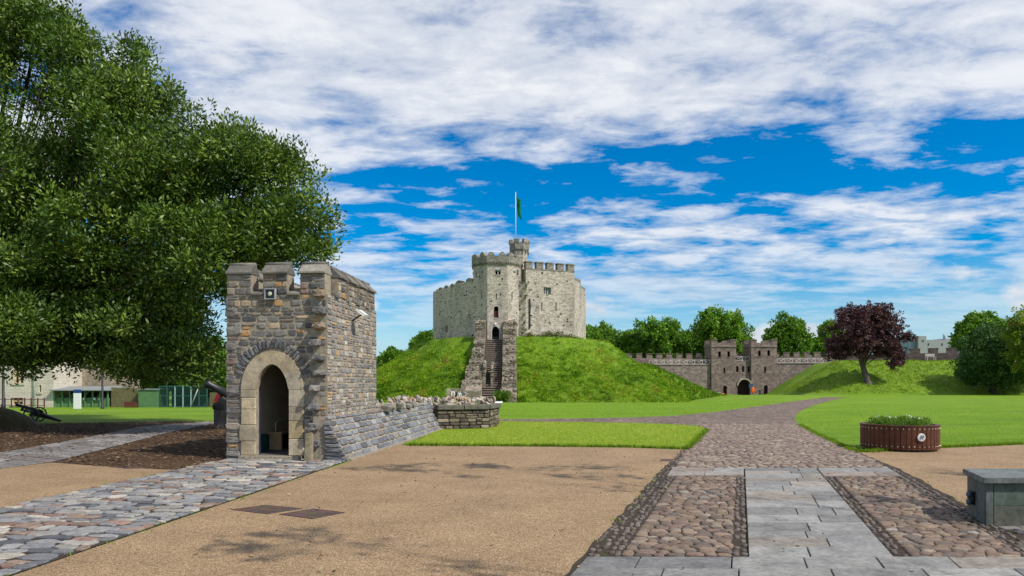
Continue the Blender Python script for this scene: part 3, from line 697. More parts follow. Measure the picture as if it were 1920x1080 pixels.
tag(edge_tufts([[G(766, 835.5), G(1000, 837), G(1180, 839), G(1290, 842.5), G(1325, 808)], [G(1499, 798), G(1530, 815), G(1562, 830), G(1601, 847.5), G(1625, 848.5), G(1760, 840.5), G(1920, 833.5)]], 5000, 71), 'ragged grass along the gravel and cobble edges', 'grass')
tag(edge_tufts([[H2W(-.03, -9), H2W(-.03, -.5)], [H2W(2.74, -9), H2W(2.74, -1)], [PP(-1.52, 6), PP(-1.52, 13)], [PP(2.92, 6.6), PP(2.92, 13)], [H2W(2.8, 0), H2W(2.8, 9.5)]], 300, 72, .5), 'scattered weeds in the paving edges', 'weeds')
def litter():
    poly = [H2W(2.8, -8), H2W(2.8, -1), G(764, 838), G(1290, 846), PP(2.7, 13), PP(2.7, 5), PP(-1.5, 5)]
    o = chips('fallen_leaves', poly, 420, [(.12, .07, .03), (.2, .13, .06), (.07, .045, .025), (.3, .24, .13)], 73, .012, .032); o.location.z = .012
    return tag(o, 'small fallen leaves and grit scattered over the forecourt', 'leaves')
litter()
lawn_u = [G(932, 785.5), G(1100, 784), G(1190, 782.5), G(1270, 779), G(1372, 768), G(1475, 754.5), G(1380, 752), G(935, 760)]
tag(tufts('lawn_grass', lambda x, y: .0, poly_sampler(lawn_u, 30), 9000, .03, .07, [(.22, .40, .016), (.26, .45, .02), (.3, .46, .03)], 3, .07, seed=12), 'short green grass blades on the lawn below the mound', 'grass')
# ------------------------------------------------------------------ the stone hut
T_BLK = block_templates(M_STONE, 14, 1, jit=.17); T_BLK_A = block_templates(M_STONE_A, 14, 1, jit=.2, name='stone_mass'); T_ASH = block_templates(M_ASH, 8, 5, bev=.04, jit=.02, name='ashlar')
PAL_FRONT = [(5, (.165, .155, .145)), (4, (.225, .21, .19)), (2.4, (.105, .103, .105)), (3.0, (.28, .24, .19)), (1.5, (.21, .155, .125)), (1.4, (.42, .245, .11)), (.5, (.44, .34, .23))]
PAL_SIDE = [(5, (.23, .22, .21)), (4, (.31, .285, .255)), (3, (.165, .16, .16)), (1.8, (.36, .3, .225)), (.7, (.42, .28, .14)), (1.2, (.27, .205, .175)), (1.0, (.44, .41, .36))]
PAL_SLATE = [(5, (.155, .16, .17)), (4, (.2, .205, .215)), (2, (.11, .115, .125)), (1.2, (.22, .2, .175)), (1, (.265, .265, .265)), (.5, (.19, .145, .125))]
def door_outer(x, z):                        # inside the pale door surround or its relieving arch?
    if z < 1.5: return .30 < x < 1.75
    return ((x-1.025)/.76)**2+((z-1.5)/1.02)**2 < 1
def hut():
    r = random.Random(61)
    t = empty('stone_gate_hut', HO, HA); tag(t, 'small battlemented stone hut with an open arched doorway', 'hut')
    TOP = 3.52
    mb = MB(); wall_panel(mb, 0, HW, 0, TOP, [(.66, 1.39, .10, 2.04, 'point', 1.58)], .12)
    front = mb.build('front_wall', M_MORTAR, t)
    mb = MB(); mb.box(0, .36, .004, HL, 0, TOP); mb.build('side_wall', M_MORTAR, t)
    mb = MB(); mb.box(HW-.36, HW, .004, HL, 0, TOP-.002); side = mb.build('side_wall', M_MORTAR, t)
    mb = MB(); mb.box(.36, HW-.36, HL-.36, HL, 0, TOP-.004); mb.build('back_wall', M_MORTAR, t)
    mb = MB(); mb.box(.361, HW-.361, .122, .42, 2.2, TOP-.2); mb.build('inner_lintel', M_MORTAR, t)
    for xa, xb in ((.361, .56), (1.49, HW-.361)): mb = MB(); mb.box(xa, xb, .13, .42, .1, 2.199); mb.build('inner_pier', M_CREAM, t)
    for xa, xb in ((.60, .655), (1.395, 1.45)): mb = MB(); mb.box(xa, xb, .121, .2, .1, 1.95); mb.build('door_frame', plain('dark blue paint', (.02, .03, .075), .5, .3), t)
    # inside: plaster, painted dado, floor, ceiling
    x0, x1, y1 = .362, HW-.362, HL-.362
    mb = MB(); mb.poly([(x0, .42, .1), (x0, .42, 2.7), (x0, y1, 2.7), (x0, y1, .1)]); mb.poly([(x0, y1, .1), (x0, y1, 2.7), (x1, y1, 2.7), (x1, y1, .1)]); mb.poly([(x1, .42, .1), (x1, y1, .1), (x1, y1, 2.7), (x1, .42, 2.7)])
    mb.poly([(x0, .42, 2.7), (x1, .42, 2.7), (x1, y1, 2.7), (x0, y1, 2.7)]); pl = mb.build('plaster', M_CREAM, t)
    mb = MB(); mb.box(x0+.003, x0+.02, .43, y1-.003, .1, .48); mb.box(x0+.02, x1-.02, y1-.02, y1-.003, .1, .48); mb.box(x1-.02, x1-.003, .43, y1-.003, .1, .48); mb.build('dado', M_TEAL, t)
    mb = MB(); mb.box(.36, HW-.36, .0, HL-.36, .02, .104); mb.build('floor', plain('stone floor', (.1, .095, .09), .8), t)
    mb = MB(); mb.box(.36, HW-.36, .3, HL-.3, 2.71, 2.8); mb.build('ceiling', M_CREAM, t)
    # door leaf folded back inside, with latch and planks
    d = empty('door', (1.47, .45, .1), math.radians(84), t)
    for k in range(5):
        mb = MB(); mb.box(.002+k*.142, .139+k*.142, 0, .045, .02, 1.86-.05*abs(k-2)**1.5*.4); mb.build('plank', plain('door paint', (.035, .045, .075), .5, .3) if k else M_TEAL, d)
    mb = MB(); mb.box(.02, .7, .046, .066, .35, .43); mb.build('ledge', M_DOORWOOD, d); mb = MB(); mb.box(.02, .7, .046, .066, 1.4, 1.48); mb.build('ledge', M_DOORWOOD, d)
    mb = MB(); mb.box(.56, .66, .046, .08, .9, 1.05); mb.build('latch', M_BLACK, d)
    b = empty('bench', (.40, 1.1, .1), 0, t)
    mb = MB(); mb.box(0, .34, 0, 1.3, .36, .41); mb.build('seat', plain('varnished bench', (.42, .3, .17), .5), b)
    for yy in (.05, 1.15): mb = MB(); mb.box(.02, .3, yy, yy+.08, 0, .358); mb.build('leg', plain('varnished bench', (.42, .3, .17), .5), b)
    mb = MB(); mb.tube([(.18, .02, .41), (.18, .02, .62), (.18, .2, .68), (.18, .9, .68), (.18, 1.1, .62), (.18, 1.1, .41)], .014, 6); mb.build('rail', M_LATTICE, b)
    mb = MB(); mb.tube([(1.04, y1-.03, .5), (1.04, y1-.03, 2.6)], .012, 6); mb.tube([(1.16, y1-.03, .5), (1.16, y1-.03, 2.6)], .012, 6); mb.build('conduit', M_CREAM, t)
    mb = MB(); mb.box(.98, 1.1, y1-.08, y1-.004, 1.45, 1.63); mb.build('switch_box', M_LEAD, t)
    mb = MB(); mb.box(.36, 1.68, -.20, .02, 0, .095); mb.build('doorstep', M_MORTAR, t)
    # front stones, each its own piece
    n = 0
    for (a, b_, c, d_) in courses(r, HW-.04, TOP, .07, .175, .10, .31, .32):
        a += .02; b_ += .02
        if c < 1.5:
            if a < .36 < b_ and b_ < 1.0: b_ = .345
            if a < 1.70 < b_ and a > .9: a = 1.705
        cx, cz = (a+b_)/2, (c+d_)/2; g = .016
        if b_-a < .05 or door_outer(cx, cz): continue
        if cx > 1.87 and (int(cz/.36) % 1 == 0) and abs((cz % .36)-.18) < .07: continue
        col = pick(r, PAL_FRONT)
        if .185 < col[0] and col[2] < .12 and b_-a > .26: b_ = a+.2 ; cx = (a+b_)/2
        ob('stone', T_BLK[r.randrange(14)], front, (cx, 0, cz), (r.uniform(-.03, .03), r.uniform(-.05, .05), r.uniform(-.03, .03)), (b_-a-g, r.uniform(.007, .022), d_-c-g), col); n += 1
    # left edge quoins that stick out unevenly; ragged toothing stones on the other corner
    z = .05
    while z < 3.3:
        h = r.uniform(.14, .22); w = r.uniform(.22, .42)
        ob('quoin', T_BLK[r.randrange(14)], front, (w/2-.02-r.uniform(0, .03), .02, z+h/2), (0, 0, 0), (w, .055, h-.015), pick(r, PAL_FRONT[:5])); z += h+r.uniform(.1, .22)
    z = .30
    while z < 3.45:
        h = r.uniform(.13, .19); w = r.uniform(.2, .34); x = 2.03+r.uniform(-.07, .05)
        ob('toothing_stone', T_BLK[r.randrange(14)], front, (x, -.02, z+h/2), (r.uniform(-.1, .1), r.uniform(-.06, .06), r.uniform(-.1, .1)), (w, r.uniform(.11, .2), h), pick(r, [(3, (.14, .135, .13)), (2, (.2, .19, .17)), (1, (.26, .2, .14))])); z += h+r.uniform(.13, .24)
    # pale door surround: jamb blocks and arch stones
    ash = [(3, (.44, .36, .235)), (2, (.40, .335, .235)), (1.2, (.36, .31, .23)), (1, (.47, .37, .21))]
    sur = empty('door_surround', (0, 0, 0), 0, t)
    for xa, xb in ((.345, .66), (1.39, 1.70)):
        z = .098
        while z < 1.49:
            h = r.uniform(.24, .38)
            if 1.5-z-h < .16: h = 1.5-z
            e = r.uniform(-.0, .05); a, b_ = (xa-e, xb) if xa < 1 else (xa, xb+e)
            mb = MB(); mb.box(-(b_-a)/2+.003, (b_-a)/2-.003, 0, .165, -h/2+.003, h/2-.003)
            bm = bmesh.new(); me = mb.mesh('jamb_stone', M_ASH); bm.from_mesh(me); bmesh.ops.bevel(bm, geom=[e_ for e_ in bm.edges], offset=.012, segments=1, affect='EDGES'); bm.to_mesh(me); bm.free()
            ob('jamb_stone', me, sur, ((a+b_)/2, -.05, z+h/2), color=pick(r, ash)); z += h
    inn = arch_pts(.66, 1.39, 1.58, 2.04, 'point', 13); inn[0] = (.66, 1.5); inn[-1] = (1.39, 1.5); cx = 1.025
    out = []
    for k in range(13): a = math.pi*(1-k/12); out.append((cx+.685*math.cos(a), 1.5+.83*math.sin(a)))
    for k in range(0, 12, 2):
        q = [inn[k], inn[k+1], inn[k+2], out[k+2], out[k+1], out[k]]
        mx = sum(p[0] for p in q)/6; mz = sum(p[1] for p in q)/6
        mb = MB(); s = .992
        fr = [mb.vert(((x-mx)*s, 0, (z-mz)*s)) for x, z in q]; bk = [mb.vert(((x-mx)*s, .165, (z-mz)*s)) for x, z in q]
        mb.face(fr[::-1]); mb.face(bk)
        for j in range(6): mb.face((fr[j], fr[(j+1) % 6], bk[(j+1) % 6], bk[j]))
        me = mb.mesh('arch_stone', M_ASH); bm = bmesh.new(); bm.from_mesh(me); bmesh.ops.recalc_face_normals(bm, faces=bm.faces); bm.to_mesh(me); bm.free()
        ob('arch_stone', me, sur, (mx, -.05, mz), color=pick(r, ash))
    for k in range(21):                       # relieving arch of thin slates on edge
        a = math.radians(158-k*6.8+r.uniform(-1, 1)); L = r.uniform(.17, .25); rr = .7+L/2
        ob('relieving_slate', T_BLK[r.randrange(14)], sur, (cx+rr*math.cos(a)*.99, -.0, 1.5+(.86+L/2)*math.sin(a)), (0, -a, 0), (L, .045, .074), pick(r, [(3, (.12, .125, .135)), (2, (.17, .17, .175)), (1, (.09, .09, .1))]))
    # side wall stones, small and many: one mass
    it = []
    for (a, b_, c, d_) in courses(r, HL, TOP, .07, .14, .10, .27, .3):
        M = Matrix.Translation((HW, (a+b_)/2, (c+d_)/2)) @ Matrix.Rotation(math.pi/2, 4, 'Z') @ Matrix.Rotation(r.uniform(-.03, .03), 4, 'X') @ Matrix.Diagonal((b_-a-.016, r.uniform(.006, .022), d_-c-.016, 1))
        it.append((T_BLK_A[r.randrange(14)], M, pick(r, PAL_SIDE)))
    for (a, b_, c, d_) in courses(r, HL, TOP, .09, .16, .14, .3, .3):
        M = Matrix.Translation((0, HL-(a+b_)/2, (c+d_)/2)) @ Matrix.Rotation(-math.pi/2, 4, 'Z') @ Matrix.Diagonal((b_-a-.009, r.uniform(.012, .03), d_-c-.009, 1))
        it.append((T_BLK_A[r.randrange(14)], M, pick(r, PAL_FRONT)))
    joined('side_stones', it, M_STONE_A, t)
    # battlements: merlons with sloping copings, sills between
    capc = [(3, (.175, .16, .135)), (1, (.22, .2, .165)), (1, (.135, .125, .11))]
    def merlon(cx, cy, w, rz, th=.34):
        m = empty('merlon', (cx, cy, TOP), rz, t)
        mb = MB(); mb.box(-w/2, w/2, 0, th, -.01, .45); mb.build('core', M_MORTAR, m)
        for (a, b_, c, d_) in courses(r, w, .44, .10, .17, .14, .3, .2):
            ob('stone', T_BLK[r.randrange(14)], m, ((a+b_)/2-w/2, 0, (c+d_)/2), (0, 0, 0), (b_-a-.009, r.uniform(.012, .028), d_-c-.009), pick(r, PAL_FRONT))
        mb = MB(); e = .04
        prof = [(-e-.02, .44), (-e-.02, .475), (th*.42, .66), (th*.58, .66), (th+e, .475), (th+e, .44)]
        L = [mb.vert((-w/2-.012, y, z)) for y, z in prof]; Rr = [mb.vert((w/2+.012, y, z)) for y, z in prof]
        for j in range(6): k2 = (j+1) % 6; mb.face((L[j], Rr[j], Rr[k2], L[k2]))
        mb.face(L); mb.face(Rr[::-1]); cp = mb.build('coping', M_ASH, m, color=pick(r, capc))
        mb = MB(); mb.tube([(-w/2-e*.5, th*.5, .665), (0, th*.5, .672), (w/2+e*.5, th*.5, .665)], .045, 8); mb.build('roll', M_ASH, cp, color=pick(r, capc))
    def sill(cx, cy, w, rz, th=.34):
        s_ = empty('crenel_sill', (cx, cy, TOP), rz, t)
        mb = MB(); e = .05; prof = [(-e, -.02), (-e, .02), (th*.5, .12), (th+e, .02), (th+e, -.02)]
        L = [mb.vert((-w/2, y, z)) for y, z in prof]; Rr = [mb.vert((w/2, y, z)) for y, z in prof]
        for j in range(5): k2 = (j+1) % 5; mb.face((L[j], Rr[j], Rr[k2], L[k2]))
        mb.face(L); mb.face(Rr[::-1]); mb.build('slope', M_ASH, s_, color=pick(r, capc))
        mb = MB(); mb.tube([(-w/2, th*.5, .12), (w/2, th*.5, .12)], .032, 6); mb.build('roll', M_ASH, s_, color=pick(r, capc))
    for cx in (.28, 1.08, 1.90): merlon(cx, 0, .54, 0)
    for cx in (.68, 1.49): sill(cx, 0, .26, 0)
    for k in range(4): yy = .90+k*.74; merlon(HW, yy+.02, .52, math.pi/2)
    for k in range(4): yy = .50+k*.74; sill(HW, yy+.02, .24, math.pi/2)
    for k in range(4): yy = .90+k*.74; merlon(0, yy+.02, .52, -math.pi/2)
    for cx in (.62, 1.5): merlon(cx, HL, .58, math.pi)
    mb = MB(); mb.hexa([(.3, .3, TOP-.05), (HW-.3, .3, TOP-.05), (HW-.3, HL-.3, TOP-.05), (.3, HL-.3, TOP-.05)], [(.9, 1.0, TOP+.28), (HW-.9, 1.0, TOP+.28), (HW-.9, HL-1.0, TOP+.28), (.9, HL-1.0, TOP+.28)])
    mb.build('roof', plain('mossy roof', (.22, .17, .04), .95, .1, var=.5, scale=5, bmp=1), t)
    return t
hut()
def lamp_front():
    t = empty('floodlight', HO+HE1*1.01+Vector((0, 0, 3.52))+HE2*-.10, HA); tag(t, 'square black floodlight in a grey frame on the hut front', 'floodlight')
    mb = MB(); mb.box(-.105, .105, 0, .07, -.10, .10); mb.build('housing', M_BLACK, t)
    for a in ((-.118, -.1, -.115, .115), (.1, .118, -.115, .115), (-.0999, .0999, -.115, -.097), (-.0999, .0999, .097, .115)): mb = MB(); mb.box(a[0], a[1], -.02, .05, a[2], a[3]); mb.build('frame', M_LEAD, t)
    mb = MB(); mb.M = Matrix.Rotation(math.pi/2, 4, 'X'); mb.lathe([(.0, .0), (.042, .004), (.046, .012), (.03, .02)], 16); mb.build('lens', plain('lens', (.5, .55, .42), .15, .6), t)
    mb = MB(); mb.box(-.03, .03, .07, .11, -.03, .03); mb.build('bracket', M_BLACK, t)
    t = empty('floodlight', HO+HE1*(HW+.04)+HE2*1.55+Vector((0, 0, 3.2)), HA); tag(t, 'white angled floodlight on a dark arm on the hut side wall', 'floodlight')
    mb = MB(); mb.tube([(-.02, 0, -.12), (.12, 0, -.02), (.2, 0, .02)], .02, 6); mb.build('arm', M_BLACK, t)
    mb = MB(); mb.M = Matrix.Translation((.24, 0, .05)) @ Matrix.Rotation(.6, 4, 'Y'); mb.box(-.1, .1, -.13, .13, -.035, .035); mb.build('housing', M_WHITE, t)
    mb = MB(); mb.M = Matrix.Translation((.24, 0, .05)) @ Matrix.Rotation(.6, 4, 'Y'); mb.box(-.085, .085, -.11, .11, -.045, -.036); mb.build('lens', M_GLASS, t)
lamp_front()
def bevelled(mb, name, mat, off=.015, seg=1):
    me = mb.mesh(name, mat); bm = bmesh.new(); bm.from_mesh(me); bmesh.ops.bevel(bm, geom=list(bm.edges), offset=off, segments=seg, affect='EDGES'); bm.to_mesh(me); bm.free(); return me
def post():
    mb = MB(); r = random.Random(3)
    mb.hexa([(-.08, -.08, -.1), (.08, -.085, -.1), (.085, .08, -.1), (-.08, .08, -.1)], [(-.07, -.07, .56), (.075, -.07, .6), (.07, .07, .58), (-.07, .07, .55)])
    x, y = H2W(1.93, -.30); tag(ob('stone_post', bevelled(mb, 'stone_post', M_ASH, .02, 2), None, (x, y, .03), (0, .03, HA), color=(.27, .23, .15)), 'short weathered stone guard post beside the hut doorway', 'post')
post()

# battered slate wall running back from the hut corner
def batter():
    t = empty('battered_wall', HO, HA); tag(t, 'sloping grey slate wall footing running back from the hut', 'wall')
    r = random.Random(71); x_toe, x_top, y0, y1, hz = HW+.50, HW+.02, -.10, 10.1, .93
    mb = MB(); A = [(x_top-.3, y0), (x_toe, y0-.02), (x_toe, y1), (x_top-.3, y1)]; B = [(x_top-.3, y0+.02), (x_top, y0+.02), (x_top, y1), (x_top-.3, y1)]
    mb.hexa([(x, y, 0) for x, y in A], [(x, y, hz) for x, y in B]); mb.build('core', M_MORTAR, t)
    ang = math.atan2(x_toe-x_top, hz); sl = math.hypot(hz, x_toe-x_top)
    for (a, b_, c, d_) in courses(r, y1-y0, sl, .13, .21, .2, .52, .12):
        s = (c+d_)/2/sl; x = x_toe+(x_top-x_toe)*s; z = hz*s
        M = Matrix.Translation((x, y0+(a+b_)/2, z)) @ Matrix.Rotation(math.pi/2, 4, 'Z') @ Matrix.Rotation(-ang, 4, 'X')
        o = ob('stone', T_BLK[r.randrange(14)], t, (0, 0, 0), (0, 0, 0), (1, 1, 1), pick(r, PAL_SLATE)); o.matrix_basis = M @ Matrix.Diagonal((b_-a-.01, r.uniform(.02, .04), d_-c-.01, 1))
    for k in range(11):                        # front end stones
        z = .06+.09*k; w = (x_toe-x_top)*(1-z/hz)
        if z > .8: break
        ob('end_stone', T_BLK[r.randrange(14)], t, (x_top+w/2-.02, y0-.0, z), (0, 0, 0), (max(.12, w+.06), .05, .085), pick(r, PAL_SLATE))
    mb = MB(); mb.box(x_toe-.05, x_toe+.07, y0, y1, 0, .05); mb.build('footing', M_MORTAR, t)
batter()
# ruined foundation behind: platform, coped front wall, loose rubble
def ruin():
    t = empty('ruined_wall', (0, 0, 0)); tag(t, 'low ruined wall with mossy coping and rubble heaped on top', 'wall')
    r = random.Random(81)
    p = [H2W(HW-.2, 3.6), H2W(HW-.02, 10.05), (-2.55, 24.25), (-.84, 24.95), (-.52, 27.0), (-1.0, 31), (-5.2, 31), (-5.2, 18.6)]
    mb = MB(); mb.prism(p, 0, .72); mb.build('core', M_RUIN, t)
    a, b = Vector((-2.62, 24.2, 0)), Vector((-.82, 24.92, 0)); c = Vector((-.50, 27.0, 0))
    for s, e in ((a, b), (b, c)):
        d = (e-s); L = d.length; an = math.atan2(d.y, d.x)
        for (x0, x1, z0, z1) in courses(r, L, .66, .10, .17, .16, .38, .2):
            q = s+d*((x0+x1)/2/L); o = ob('stone', T_BLK[r.randrange(14)], t, (q.x, q.y, (z0+z1)/2), (0, 0, an), (x1-x0-.008, r.uniform(.02, .045), z1-z0-.008), pick(r, [(4, (.13, .105, .075)), (3, (.19, .155, .11)), (2, (.085, .07, .055)), (1, (.27, .225, .16))]))
        n = 2 if L > 1.9 else 2
        for k in range(n):
            q = s+d*((k+.5)/n); mb = MB(); mb.box(-L/n/2+.01, L/n/2-.01, -.09, .35, -.085, .085)
            ob('coping_slab', bevelled(mb, 'coping_slab', M_ASH, .02), t, (q.x, q.y, .77), (0, r.uniform(-.01, .01), an), color=(.13, .12, .095))
    # rubble
    T_RUB = []
    for k in range(8):
        bm = bmesh.new(); bmesh.ops.create_icosphere(bm, subdivisions=1, radius=.5)
        for v in bm.verts: v.co *= r.uniform(.72, 1.1)
        me = bpy.data.meshes.new('rubble_stone'); bm.to_mesh(me); bm.free(); me.materials.append(M_STONE); T_RUB.append(me)
    pal = [(3, (.37, .31, .24)), (3, (.30, .26, .21)), (2, (.42, .33, .23)), (1, (.2, .18, .155)), (1, (.46, .42, .36)), (.8, (.36, .24, .15))]
    n = 0
    while n < 290:
        x, y = r.uniform(-5.0, -.6), r.uniform(18.7, 30.5)
        if not inpoly(x, y, p): continue
        s = r.uniform(.10, .25); edge = .10 if y > 26 else .0
        ob('rubble_stone', T_RUB[n % 8], t, (x, y, .76+r.uniform(0, .16)+edge), (r.uniform(0, 3), r.uniform(0, 3), r.uniform(0, 3)), (s*r.uniform(1, 1.6), s*r.uniform(.9, 1.3), s*.65), pick(r, pal)); n += 1
    for k in range(6):                        # big blocks along the broken edge above the slate batter
        y = 4.2+k*.62; x_, y_ = H2W(HW+.0+r.uniform(-.08, .08), y)
        ob('edge_block', T_BLK[k], t, (x_, y_, .94+r.uniform(-.03, .05)), (r.uniform(-.1, .1), r.uniform(-.1, .1), HA+math.pi/2+r.uniform(-.15, .15)), (r.uniform(.4, .62), .16, r.uniform(.16, .26)), pick(r, [(2, (.15, .14, .12)), (2, (.21, .19, .16)), (1, (.29, .25, .19))]))
ruin()
# ------------------------------------------------------------------ the keep
def hit(px, py, p0, p1):
    k = (px-960)/F; dx, dy = p1[0]-p0[0], p1[1]-p0[1]; t = (k*p0[1]-p0[0])/(dx-k*dy); D = p0[1]+dy*t
    return t*math.hypot(dx, dy), ZatD(py, D)
def opening(px0, px1, py0, py1, p0, p1, kind=None):
    a, zb = hit(px0, py1, p0, p1); b, zt = hit(px1, py0, p0, p1); o = (a, b, zb, zt)
    return o+((kind, zt-(b-a)*.5) if kind else ())
def facet(name, parent, p0, p1, z0, z1, mat, opens=(), depth=.5, thick=1.4, base=(0, 0)):
    L = math.dist(p0, p1); an = math.atan2(p1[1]-p0[1], p1[0]-p0[0])
    mb = MB(); wall_panel(mb, 0, L, z0, z1, opens, depth, thick); mb.poly([(0, thick, z0), (0, thick, z1), (L, thick, z1), (L, thick, z0)])
    return mb.build(name, mat, parent, (p0[0]-base[0], p0[1]-base[1], 0), (0, 0, an)), L, an
def worn_merlon(mb, r, x0, x1, y0, y1, z0, z1, worn=.12):
    """a merlon with a broken, rounded head"""
    n = 5; lo = []; hi = []
    xs = [x0+(x1-x0)*k/(n-1) for k in range(n)]
    top = [z1-worn*((abs(k-(n-1)/2)/((n-1)/2))**2.2)*r.uniform(.6, 1.6)-r.uniform(0, worn*.4) for k in range(n)]
    for k in range(n-1):
        a, b = xs[k], xs[k+1]; q = [(a, y0, z0), (b, y0, z0), (b, y1, z0), (a, y1, z0)]; w = [(a, y0, top[k]), (b, y0, top[k+1]), (b, y1, top[k+1]), (a, y1, top[k])]
        mb.hexa(q, w)
def shade_block_mass(name, parent, pts, mat):  # blocks stand slightly proud; their dark colour reads as shaded holes
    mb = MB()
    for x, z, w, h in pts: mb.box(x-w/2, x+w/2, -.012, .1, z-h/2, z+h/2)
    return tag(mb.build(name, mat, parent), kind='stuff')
def px_pt(px, D): return (XatD(px, D), D)
def keep():
    r = random.Random(91); t = empty('keep', (0, 106, 0)); base = (0, 106)
    tag(t, 'pale rubble shell keep with tall gate tower on the mound', 'castle')
    z0 = 6.6
    V = [px_pt(812, 107), px_pt(821, 101.5), px_pt(853, 97.6), px_pt(890, 95.4), px_pt(986, 94.6), px_pt(1077, 97.2), px_pt(1089, 101.5), px_pt(1098.5, 107)]
    back = [(9.5, 114.5), (4.5, 118.3), (-3, 118.5), (-9, 115)]
    segs = [(V[0], V[1], 15.1, M_KEEP), (V[1], V[2], 15.15, M_KEEP), (V[2], V[3], 15.6, M_KEEP), (V[3], V[4], 15.2, M_KEEP), (V[4], V[5], 17.25, M_KEEP), (V[5], V[6], 16.1, M_KEEP), (V[6], V[7], 15.6, M_KEEP)]
    allv = [V[7]]+back+[V[0]]
    for a, b in zip(allv, allv[1:]): segs.append((a, b, 15.0, M_KEEP))
    for i, (a, b, z1, m) in enumerate(segs):
        ops = []
        if i == 1: ops = [opening(834.5, 839.5, 609, 624, a, b, 'round')]
        if i == 4: ops = [opening(1019.5, 1033, 539, 551, a, b), opening(1015, 1017, 567, 583, a, b), opening(1041.5, 1043.5, 567, 583, a, b)]
        o, L, an = facet('curtain_wall', t, a, b, z0, z1, m, ops, .55, 1.5, base)
        if ops:                               # glazing, and near-black sheets painted as inner shade, set back in the openings
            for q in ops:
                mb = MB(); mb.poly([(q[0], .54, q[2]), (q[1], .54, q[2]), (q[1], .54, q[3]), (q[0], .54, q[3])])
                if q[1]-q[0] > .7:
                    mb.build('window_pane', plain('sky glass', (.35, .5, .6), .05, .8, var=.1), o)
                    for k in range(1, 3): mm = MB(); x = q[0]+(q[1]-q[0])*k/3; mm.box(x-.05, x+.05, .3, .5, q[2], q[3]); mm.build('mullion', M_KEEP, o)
                else: mb.build('opening_shade', M_SHADE, o)
        # putlog holes, their shade painted as near-black blocks on the face
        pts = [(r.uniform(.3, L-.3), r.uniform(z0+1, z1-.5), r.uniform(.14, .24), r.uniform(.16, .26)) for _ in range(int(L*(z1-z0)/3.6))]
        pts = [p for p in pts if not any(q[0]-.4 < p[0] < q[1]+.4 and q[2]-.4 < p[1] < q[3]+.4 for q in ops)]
        shade_block_mass('putlog_shade', o, pts, M_SHADE)
        # battlements
        if i == 4:
            s_ = .0; n = 5; w = 1.02
            for k in range(n):
                x = (L-w)*k/(n-1); mb = MB(); mb.box(0, w, 0, .7, -.01, .82); mb.box(-.06, w+.06, -.07, .77, .822, .98); mb.build('merlon', M_KEEPTOP, o, (x, 0, z1))
            mb = MB(); mb.box(-.0, L, -.05, .2, z1-.15, z1-.012); mb.build('string_course', M_KEEPTOP, o)
        else:
            x = .1; 
            while x < L-.5:
                w = min(r.uniform(.9, 1.4), L-x-.02); mb = MB(); worn_merlon(mb, r, 0, w, 0, .8, -.01, r.uniform(.35, .65), .22); mb.build('merlon', M_KEEPTOP, o, (x, 0, z1)); x += w+r.uniform(.4, .7)
        if i == 4:                            # creeper and a dark downpipe
            mb = MB(); u, zt = hit(993, 560, a, b); _, zb = hit(993, 615, a, b); mb.box(u-.09, u+.09, -.14, .02, zb, zt); mb.build('downpipe', M_BLACK, o)
    mb = MB(); mb.prism([(x-base[0], y-base[1]) for x, y in V]+[(x-base[0], y-base[1]) for x, y in back], 6.0, 7.0); mb.build('courtyard', M_STAIRWALL, t)
    # gate tower: eight sides
    ap = 3.32; cx, cy = XatD(932.5, 96.2)-base[0], 96.4-base[1]; tw = empty('gate_tower', (cx, cy, 0), 0, t); R = ap/math.cos(math.pi/8)
    tz1 = 17.75
    for k in range(8):
        a0 = math.radians(-112.5+45*k-.0)+.03; a1 = a0+math.pi/4
        p0 = (R*math.cos(a0), R*math.sin(a0)); p1 = (R*math.cos(a1), R*math.sin(a1)); L = math.dist(p0, p1); an = math.atan2(p1[1]-p0[1], p1[0]-p0[0])
        w0 = (p0[0]+cx+base[0], p0[1]+cy+base[1]); w1 = (p1[0]+cx+base[0], p1[1]+cy+base[1]); ops = []
        if k == 0: ops = [opening(929, 933, 504, 515, w0, w1), opening(934.5, 938.5, 504, 515, w0, w1), opening(929.5, 931.5, 550, 560, w0, w1), opening(926, 934.5, 574, 596, w0, w1, 'round'), opening(922.5, 936, 612, 641, w0, w1, 'point')]
        if k == 1: ops = [opening(959, 961, 548, 562, w0, w1), opening(969, 972, 506, 516, w0, w1)]
        if k == 7: ops = [opening(892, 894, 508, 520, w0, w1), opening(902, 903.6, 547, 560, w0, w1)]
        mb = MB(); wall_panel(mb, 0, L, z0, tz1, ops, .6)
        f = mb.build('facet', M_KEEP, tw, (*p0, 0), (0, 0, an))
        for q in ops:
            mb = MB(); mb.poly([(q[0], .58, q[2]), (q[1], .58, q[2]), (q[1], .58, q[3]), (q[0], .58, q[3])]); mb.build('opening_shade', M_SHADE, f)
            if q[1]-q[0] < 1.0: mb = MB(); mb.box(q[0]-.08, q[1]+.08, -.04, .1, q[2]-.14, q[2]-.003); mb.build('sill', M_KEEP, f)
